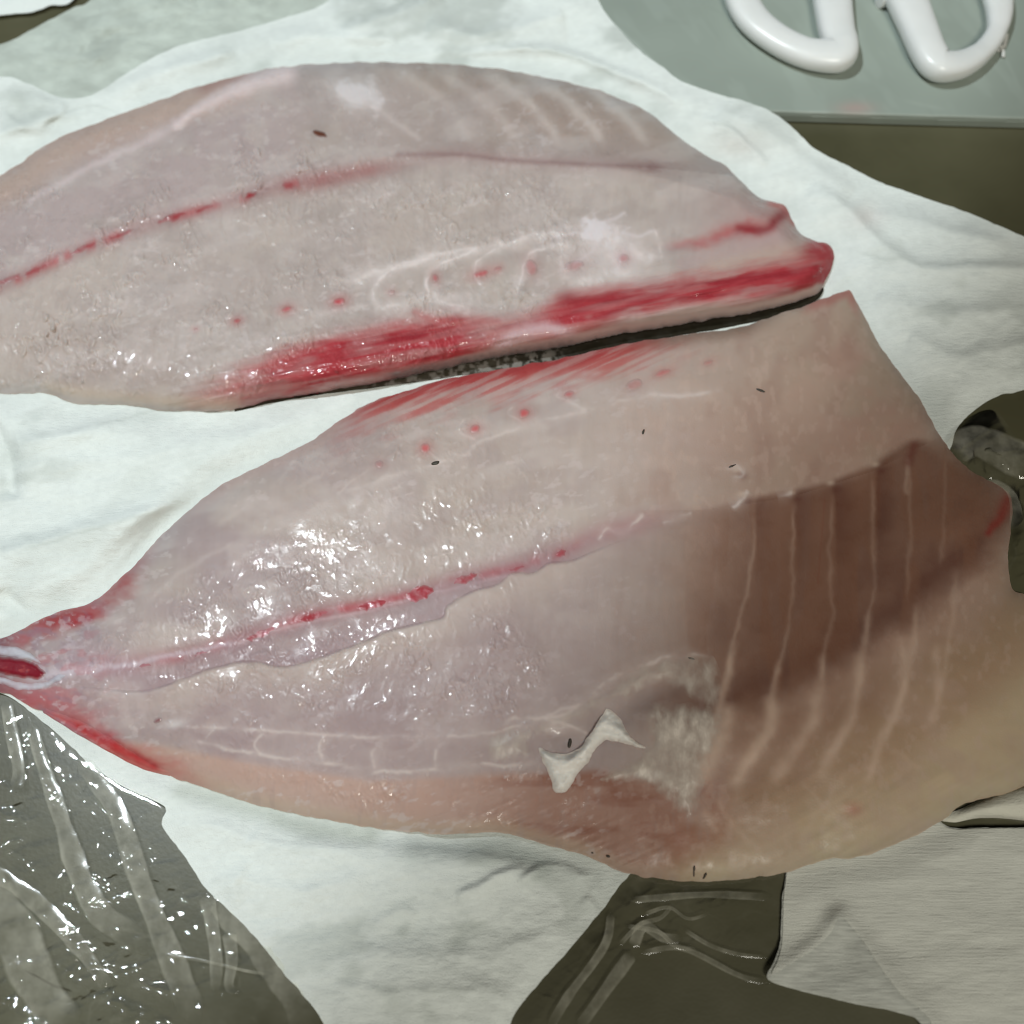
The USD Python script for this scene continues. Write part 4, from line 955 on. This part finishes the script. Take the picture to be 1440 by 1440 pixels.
    c = mixc(c, 0.55 * stroke(P, [(50, 953), (80, 948), (120, 941), (165, 936)], 13, 4, wob=5) * (0.5 + 0.8 * fb(P, 14, 9, 264)), lin(226, 220, 226))
    c = mixc(c, 0.6 * stroke(P, [(62, 948), (110, 942), (160, 937), (205, 930), (250, 921), (330, 903)], 7, 3, wob=4, fade=.04), lin(222, 212, 218))
    c = mixc(c, 0.5 * stroke(P, [(330, 905), (420, 878), (520, 858), (640, 826), (720, 808)], 2.5, wob=2), lin(226, 200, 200))
    for bx, by, rr in ((1110, 1010, 40), (1050, 1010, 34), (1170, 1000, 40), (1225, 985, 36), (1120, 1075, 34), (1060, 1110, 30)):
        c = mixc(c, 0.4 * blob(P, bx, by, rr * 0.7, rr * 1.3, 0.35), lin(150, 116, 94))
    c = mixc(c, 0.42 * (1 - upd) * (1 - low) * sst(x, 160, 320) * sst(980 - x, 0, 150) * (0.6 + 0.7 * fb(P, 60, 44, 270)), lin(158, 140, 140))
    # the lip of the lower half
    ds, ts_, ss = near_line(P, STEP2)
    sd = ss * ds + 7 * (fb(P, 16, 12, 227) - 0.5)
    c = mixc(c, sst(sd, -1.5, 2.5) * np.exp(-(ds / 42) ** 2) * 0.6 * sst(x, 180, 260) * sst(900 - x, 0, 120), lin(202, 190, 178))
    c = mixc(c, sst(-sd, -1.5, 3) * np.exp(-(ds / 30) ** 2) * 0.5 * sst(x, 100, 240) * sst(860 - x, 0, 120), lin(170, 148, 152))
    for pts, w, kk in WEB2:
        c = mixc(c, 1.25 * kk * (0.75 * stroke(P, pts, w * 0.8, fade=.08, wob=4, seed=int(w * 10)) * sst(fb(P, 26, 20, 254), 0.28, 0.6) + 0.25 * stroke(P, pts, w * 2.4, fade=.08, wob=5) * (0.4 + fb(P, 12, 9, 255))), lin(224, 214, 206))
    for (px, py, rx, ry, kk) in SPOTS2:
        c = mixc(c, 0.5 * kk * blob(P, px, py, rx * 1.4, ry * 1.4, -0.3), lin(200, 100, 96))
    # red upper edge with fibres
    top = up * sst(52 + 40 * (fb(P, 40, 12, 219, 3, -0.35) - 0.5) - d, -4, 34) * sst(x, 440, 560) * sst(1020 - x, 0, 170)
    st = sst(fb(P, 70, 4.5, 221, 3, -0.42), 0.36, 0.62)
    c = mixc(c, top * (0.3 + 0.5 * st), lin(192, 92, 88))
    c = mixc(c, top * sst(26 - d, 0, 20) * (0.5 + 0.4 * st), lin(178, 66, 66))
    c = mixc(c, sst(24 - d, 0, 22) * up * sst(x, 850, 960) * sst(1120 - x, 0, 80) * 0.7, lin(130, 108, 92))
    c = mixc(c, sst(16 - d, 0, 12) * up * sst(x, 1120, 1150) * sst(1215 - x, 0, 20) * 0.6, lin(186, 110, 100))
    c = mixc(c, sst(20 - d, 0, 18) * up * sst(x, 220, 330) * sst(520 - x, 0, 60) * 0.5, lin(206, 170, 156))
    # tail: red margins, pale purple root
    c = mixc(c, 0.8 * sst(34 + 24 * (fb(P, 20, 14, 223) - 0.5) - d, -4, 26) * up * sst(235 - x, 0, 70) * (0.5 + 0.75 * fb(P, 18, 10, 266)), lin(172, 74, 76))
    c = mixc(c, 0.65 * stroke(P, [(60, 884), (110, 866), (140, 862)], 10, wob=4) + 0.5 * stroke(P, [(95, 880), (125, 870)], 6), lin(172, 42, 50))
    lowtail = (1 - up) * sst(30 + 20 * (fb(P, 22, 14, 225) - 0.5) - d, -4, 22) * sst(330 - x, 0, 140)
    c = mixc(c, lowtail * 0.8 * (0.5 + 0.8 * fb(P, 24, 12, 256)), lin(190, 84, 84))
    c = mixc(c, 0.8 * stroke(P, [(110, 1022), (150, 1042), (190, 1062), (215, 1078)], 7, wob=5) * (0.35 + 0.9 * fb(P, 16, 9, 265)), lin(176, 36, 44))
    c = mixc(c, 0.45 * blob(P, 70, 985, 60, 22, 0.3), lin(190, 110, 116))
    c = mixc(c, 0.5 * blob(P, 120, 925, 60, 26, 0.1), lin(182, 160, 168))
    tail = sst(190 - x, 0, 120)
    c = mixc(c, 0.5 * tail * sst(fb(P, 26, 12, 267, 3, -0.3), 0.5, 0.66), lin(190, 112, 118))
    c = mixc(c, 0.4 * tail * sst(fb(P, 20, 12, 268, 3, 0.3), 0.54, 0.7), lin(150, 132, 146))
    c = mixc(c, 0.45 * tail * sst(fb(P, 9, 7, 269), 0.56, 0.74), lin(220, 206, 208))
    c = mixc(c, 0.6 * sst(40 - x, 0, 50), lin(120, 96, 104))
    c = mixc(c, 0.6 * blob(P, 245, 1018, 16, 6, -0.2), lin(230, 228, 226))
    return c


def height2(P, d):
    x, y = P[:, 0], P[:, 1]
    dl, tl, sl = near_line(P, LAT2)
    w = sst(sl * np.minimum(dl, 60), -60, 60)
    R = 110 * (1 - w) + np.interp(x, [0, 300, 900, 1300], [60, 150, 230, 200]) * w
    T = np.interp(x, [-60, 60, 300, 700, 1200, 1480], [0.002, 0.005, 0.0105, 0.0145, 0.015, 0.011])
    u = np.clip(d / R, 0, 1)
    z = Z_SKIN + 0.00025 + 0.8 * T * (1 - (1 - u) ** 2) ** 0.85
    z -= 0.0005 * np.exp(-(dl / 13) ** 2) * sst(x, 60, 200) * sst(1250 - x, 0, 200)
    ds, _, ss = near_line(P, STEP2)
    z += np.where(ss > 0, 1, 0) * 0.0004 * np.exp(-(ds / 45) ** 2) * sst(x, 60, 180) * sst(900 - x, 0, 100) + 0.0005 * sst(ss * np.minimum(ds, 9), -3, 5) * np.exp(-(ds / 60) ** 2) * sst(x, 60, 180) * sst(900 - x, 0, 100)
    for pts, w_, kk in LINES2:
        z += 0.00012 * kk * stroke(P, pts, w_ + 1.5, fade=.12, wob=2.5, seed=int(w_ * 10))
    for a_ in (1060, 1117, 1172, 1229):
        z -= 0.00018 * np.clip(1 - np.abs(x - a_ - 6) / 9, 0, 1) * sst(900 - y, 0, 150) * sst(y, 690, 740)
    for pts, w_, kk in WEB2:
        z += 0.00010 * kk * stroke(P, pts, w_, fade=.08, wob=2.2, seed=int(w_ * 10))
    z += 0.0003 * sst(x, 440, 560) * sst(1000 - x, 0, 150) * np.exp(-(d / 50) ** 2) * (fb(P, 70, 5, 221, 3, -0.42) - 0.5) * 1.2
    z -= 0.0018 * stroke(P, [(860, 1010), (890, 985), (940, 960)], 22) + 0.0012 * blob(P, 790, 1038, 22, 15)
    z += 0.0011 * (fb(P, 170, 110, 231) - 0.5) + 0.0005 * (fb(P, 54, 40, 232) - 0.5) + 0.00012 * fibres(P, 205, 0.05)
    z += 0.00038 * wet_grain(P, 236) * wet2(P) * sst(d, 2, 14) + lift2(P)
    return z


def lift2(P):
    """The belly edge stands a little off the paper."""
    return 0.0022 * stroke(P, [(640, 1175), (760, 1195), (880, 1232), (1000, 1240), (1100, 1228), (1250, 1190), (1400, 1120)], 50)


def wet2(P):
    return np.clip(stroke(P, [(120, 930), (300, 860), (500, 790), (640, 760), (760, 745)], 46) + stroke(P, [(420, 640), (560, 610), (640, 590)], 34) * 0.8 + 1.0 * stroke(P, [(280, 990), (450, 960), (620, 950), (720, 940)], 70) + stroke(P, [(270, 1085), (380, 1110), (560, 1115)], 18) + 0.25, 0, 1) * sst(960 - P[:, 0], 0, 260)


DARKREG = Region(outline(DARK2), 12)
fish2 = thing("fish_fillet", "lower fish fillet, red tail at left, dark brown muscle at its wide right end", "fish fillet")
z2 = R2.z = height2(R2.P, R2.soft_d(140))
put("flesh", sheet(R2, z2, Z_SKIN + lift2(R2.P)), FLESH, fish2, color=paint2(R2.P, R2.d), wet=wet2(R2.P))
RS2 = Region(np.array(Polygon(outline(FISH2)).buffer(-2).exterior.coords)[:-1], 5.0)
put("skin", sheet(RS2, Z_SKIN - 0.00015 + lift2(RS2.P), Z_SKIN - 0.0005 + lift2(RS2.P)), SKIN, fish2, color=np.tile(lin(70, 66, 54), (len(RS2.P), 1)))
for i, (x, y, rx, ry, kk) in enumerate(SPOTS2):
    m, col = overlay(ellipse(x, y, rx, ry, -0.35, 260 + i), height2, paint2, R2, 1.0, 0.00028, i, 5, redder(0.9 * kk, lin(200, 74, 78)))
    put("blood_spot", m, BLOOD, fish2, color=col, wet=np.full(len(col), 0.8))
for i, (x, y, rx, ry, kk, rot) in enumerate([(205, 936, 16, 5, .8, -.1), (278, 920, 18, 4.5, .7, -.25), (366, 892, 26, 8.5, .8, -.4), (440, 867, 25, 8, .8, -.3), (522, 851, 24, 9, .95, -.25), (590, 835, 24, 13, 1., -.35), (655, 814, 22, 9, .8, -.4), (728, 799, 18, 6, .6, -.3), (789, 779, 12, 7, .7, -.5)]):
    m, col = overlay(ellipse(x, y, rx, ry, rot, 280 + i, 3.4), height2, paint2, R2, 1.0, 0.00018, i, 8, redder(kk, lin(158, 36, 48)))
    put("blood_streak", m, BLOOD, fish2, color=col, wet=np.full(len(col), 0.8))
m, col = overlay(ellipse(222, 1013, 8, 5, -0.5, 299), height2, paint2, R2, 1.0, 0.0004, 1, 5, redder(1.0, lin(120, 12, 28)))
put("blood_spot", m, BLOOD, fish2, color=col, wet=np.full(len(col), 0.8), label="small dark red drop near the tail")
edge_red = lambda reg, c: mixc(c, 0.35 * sst(reg.d, 1, 8) * (0.4 + fb(reg.P, 24, 6, 301, 3, 0.5)), lin(196, 46, 48))
m, col = overlay(band_outline([(62, 998), (110, 1022), (160, 1050), (205, 1076), (240, 1088)], (4, 10, 10, 8, 3), 1.5, 303), height2, paint2, R2, 1.2, 0.0004, 3, 8, edge_red)
put("red_muscle", m, BLOOD, fish2, color=col, wet=np.full(len(col), 0.8))
# dark red stump between two pale prongs of the tail root
TAILMEAT = [(-60, 922), (-20, 921), (10, 922), (38, 927), (58, 937), (65, 948), (56, 957), (30, 955), (0, 949), (-60, 942)]
m, col = overlay(outline(TAILMEAT, 2.2, 9, 305), height2, paint2, R2, 1.0, 0.0010, 3, 9, lambda reg, c: mixc(mixc(c, sst(reg.d, -1, 6), lin(122, 30, 42)), 0.6 * sst(fb(reg.P, 12, 6, 306), 0.5, 0.7) * sst(reg.d, 0, 6), lin(168, 74, 72)))
put("tail_muscle", m, BLOOD, fish2, color=col, wet=np.full(len(col), 0.8), label="dark red meat at the cut tail root")
for sd, pr in ((307, [(-60, 906), (-10, 906), (25, 909), (48, 920), (58, 934), (36, 928), (0, 922), (-60, 921)]), (308, [(-60, 944), (0, 950), (30, 958), (60, 958), (84, 946), (92, 952), (66, 968), (30, 972), (0, 964), (-60, 956)])):
    m, col = overlay(outline(pr, 2.0, 9, sd), height2, paint2, R2, 1.0, 0.0003, 3, 6, lambda reg, c: mixc(c, 0.6 * sst(reg.d, -1, 6) * (0.5 + 0.8 * fb(reg.P, 12, 7, 309)), lin(214, 214, 222)))
    put("tail_tendon", m, FLESH, fish2, color=col, wet=np.full(len(col), 0.8))

# torn membranes near the belly: a thick white curl and thin see-through skin beside it
CURL = [(757, 1052), (772, 1057), (791, 1061), (806, 1056), (820, 1046), (834, 1026), (848, 1004), (853, 996), (862, 1001), (872, 1012), (883, 1030), (896, 1044), (908, 1052), (893, 1050), (872, 1044), (852, 1041), (838, 1052), (828, 1070), (813, 1086), (803, 1104), (796, 1114), (781, 1113), (776, 1098), (768, 1080)]
RCU = Region(outline(CURL, 2.2, 9, 311), 1.2)
dc = np.maximum(R2.dist(RCU.P), 0)
zc = R2.surface(RCU.P) + 0.0001 + 0.0011 * sst(RCU.d, 0, 10) + 0.0005 * stroke(RCU.P, [(790, 1110), (810, 1070), (850, 1010)], 26) + 0.0012 * (fb(RCU.P, 13, 10, 312) - 0.5) + 0.0009 * stroke(RCU.P, [(768, 1062), (795, 1075), (820, 1055), (846, 1015), (868, 1025), (896, 1047)], 6, wob=3)
put("membrane_curl", sheet(RCU, zc, zc - 0.0016), FLESH, fish2, color=mixc(np.tile(lin(246, 234, 222), (len(RCU.P), 1)) * (0.88 + 0.2 * fb(RCU.P, 14, 10, 313))[:, None], 0.55 * (1 - sst(RCU.d + 4 * (fb(RCU.P, 8, 8, 314) - 0.5), 0, 7)), lin(190, 168, 156)), label="thick white curl of torn membrane")
MEMB = [[(905, 1000), (925, 985), (955, 988), (985, 990), (1012, 1000), (1014, 1030), (1000, 1065), (988, 1110), (976, 1150), (955, 1145), (930, 1120), (905, 1100), (860, 1102), (842, 1096), (868, 1078), (898, 1062), (912, 1035)],
        [(770, 1012), (820, 985), (862, 960), (905, 934), (960, 920), (1004, 926), (1015, 960), (1010, 1000), (985, 992), (950, 970), (915, 965), (880, 985), (850, 992), (815, 1012), (780, 1024)],
        [(682, 1040), (720, 1022), (770, 1014), (810, 1018), (780, 1030), (748, 1044), (752, 1062), (720, 1074), (690, 1068)]]
for i, (pts, kk) in enumerate(zip(MEMB, (0.8, 0.5, 0.45))):
    rm = Region(outline(pts, 4.5, 12, 320 + i), 1.5)
    dm = np.maximum(R2.dist(rm.P), 0)
    zm = R2.surface(rm.P) + 0.00025 + 0.0007 * sst(rm.d, 0, 26) * (0.4 + fb(rm.P, 24, 40, 325)) + (0.0012 * stroke(rm.P, [(860, 1010), (890, 985), (940, 960)], 24) if i < 2 else 0)
    op = kk * (0.65 + 0.7 * fb(rm.P, 20, 34, 327, 3, 0.5)) * sst(rm.d + 14 * (fb(rm.P, 9, 14, 328) - 0.6), -4, 16)
    put("membrane", sheet(rm, zm), MEMBRANE, fish2, color=np.stack([op] * 3, 1))


# dark flecks stuck to the fillets
def fleck(parent, owner, hf, x, y, rx, ry, rot, seed, label=None):
    reg = Region(ellipse(x, y, rx, ry, rot, seed, 1.0), 0.8)
    z = owner.surface(reg.P) + 0.0001 + 0.0004 * sst(reg.d, 0, 2)
    put("dark_fleck", sheet(reg, z, z - 0.0004), DARK, parent, label=label)


for i, (x, y, rx, ry, rot) in enumerate([(801, 1045, 2.6, 7, 0.15), (612, 651, 6, 2.2, -0.3), (1070, 549, 7, 1.6, 0.35), (905, 607, 1.6, 4, 0.3), (972, 926, 5, 1.2, 0.3), (976, 1225, 1.3, 8, 0.05), (991, 1232, 2.2, 5, 0.5), (833, 1199, 2.2, 1.6, 0), (855, 1204, 3, 1.6, 0.3), (1030, 655, 6, 1.4, -0.4)]):
    fleck(fish2, R2, height2, x, y, rx, ry, rot, 340 + i)


# ------------------------------------------------------------------ white handled scissors on the board
def limb(pts, widths, thick, z0, closed=False):
    """A rounded bar through pixels at the height z0; widths in pixels, thick: half height in metres along it."""
    n = 14
    line = spline(pts, closed, n)
    k = np.linspace(0, 1, len(line))
    src = np.linspace(0, 1, len(pts) + (1 if closed else 0))
    w = np.interp(k, src, list(widths) + ([widths[0]] if closed else []))
    h = np.interp(k, src, list(thick) + ([thick[0]] if closed else []))
    C = at(line[:, 0], line[:, 1], z0 + h)
    nxt, prv = (np.roll(C, -1, 0), np.roll(C, 1, 0)) if closed else (np.vstack([C[1:], C[-1:]]), np.vstack([C[:1], C[:-1]]))
    t = nxt - prv
    t /= np.linalg.norm(t, axis=1, keepdims=True)
    side = np.cross(t, [0, 0, 1.0])
    side /= np.linalg.norm(side, axis=1, keepdims=True)
    scale = np.linalg.norm(at(line[:, 0] + 1, line[:, 1], z0) - at(line[:, 0], line[:, 1], z0), axis=1)
    q = 24
    a = np.arange(q) * 2 * np.pi / q
    ca, sa = np.sign(np.cos(a)) * np.abs(np.cos(a)) ** 0.8, np.sign(np.sin(a)) * np.abs(np.sin(a)) ** 0.8
    V = C[:, None] + side[:, None] * (w * scale)[:, None, None] * ca[None, :, None] + np.array([0, 0, 1.0]) * h[:, None, None] * sa[None, :, None]
    m = len(C)
    ii, jj = np.meshgrid(np.arange(m if closed else m - 1), np.arange(q), indexing="ij")
    i2 = (ii + 1) % m
    A, B, D, E = (ii * q + jj).ravel(), (ii * q + (jj + 1) % q).ravel(), (i2 * q + (jj + 1) % q).ravel(), (i2 * q + jj).ravel()
    F = np.vstack([np.stack([A, B, D], 1), np.stack([A, D, E], 1)])
    V = V.reshape(-1, 3)
    if not closed:
        V = np.vstack([V, C[:1], C[-1:]])
        e0, e1 = m * q, m * q + 1
        j = np.arange(q)
        F = np.vstack([F, np.stack([np.full(q, e0), (j + 1) % q, j], 1), np.stack([np.full(q, e1), (m - 1) * q + j, (m - 1) * q + (j + 1) % q], 1)])
    return V, F


def flip(mesh):
    import trimesh
    t = trimesh.Trimesh(mesh[0], mesh[1], process=False)
    trimesh.repair.fix_normals(t)
    return np.array(t.vertices), np.array(t.faces)


ZH = Z_BOARD + 0.0001
sc = thing("kitchen_scissors", "white plastic handles of open kitchen scissors lying on the grey cutting board", "scissors")
put("handle", flip(limb([(1173, 78), (1132, 74), (1088, 52), (1055, 22), (1040, -16), (1045, -62), (1080, -98), (1125, -108), (1158, -90), (1168, -50), (1170, -6), (1176, 40), (1183, 66)],
                        [26, 22, 22, 23, 23, 22, 22, 24, 26, 26, 27, 25, 23], [.0056, .0052, .0050, .0050, .0050, .005, .005, .005, .005, .0052, .0054, .0056, .0058], ZH, True)), WHITE, sc)
put("handle", flip(limb([(1322, 92), (1352, 90), (1382, 72), (1402, 42), (1404, 4), (1390, -34), (1355, -70), (1310, -88), (1268, -78), (1258, -46), (1272, -8), (1290, 36), (1306, 74)],
                        [24, 20, 15, 14, 20, 24, 24, 24, 26, 28, 29, 26, 24], [.0058, .0048, .004, .0038, .0042, .005, .005, .005, .005, .0056, .0058, .0058, .006], ZH, True)), WHITE, sc)
put("stop_tab", flip(limb([(1262, -14), (1246, -4), (1236, 1)], [12, 11, 8], [.0045, .004, .0035], ZH)), WHITE, sc)
put("handle_neck", flip(limb([(1158, -88), (1180, -130), (1205, -175)], [24, 22, 20], [.005, .005, .0045], ZH)), WHITE, sc)
put("handle_neck", flip(limb([(1262, -76), (1240, -125), (1212, -172)], [24, 22, 20], [.005, .005, .0045], ZH)), WHITE, sc)
put("blade", flip(limb([(1205, -170), (1222, -260), (1250, -330)], [16, 15, 3], [.0012, .0012, .0006], ZH + 0.004)), STEEL, sc)
put("blade", flip(limb([(1212, -168), (1190, -260), (1160, -330)], [16, 15, 3], [.0012, .0012, .0006], ZH + 0.001)), STEEL, sc)
put("pivot_screw", flip(limb([(1203, -178), (1214, -178)], [6, 6], [.0030, .0030], ZH + 0.004)), STEEL, sc)

# paper shreds caught beside the right handle
shreds = thing("paper_shred", "tiny white paper shreds caught beside the right scissor handle", "paper shred")
for pts in ([(1404, 60), (1410, 70), (1411, 80)], [(1416, 48), (1414, 58), (1412, 66)], [(1398, 66), (1406, 72)]):
    put("fibre", flip(limb(pts, [2.4] * len(pts), [.0004] * len(pts), ZH + 0.0006)), PAPER, shreds, color=np.tile(lin(225, 225, 220), (1, 1)))
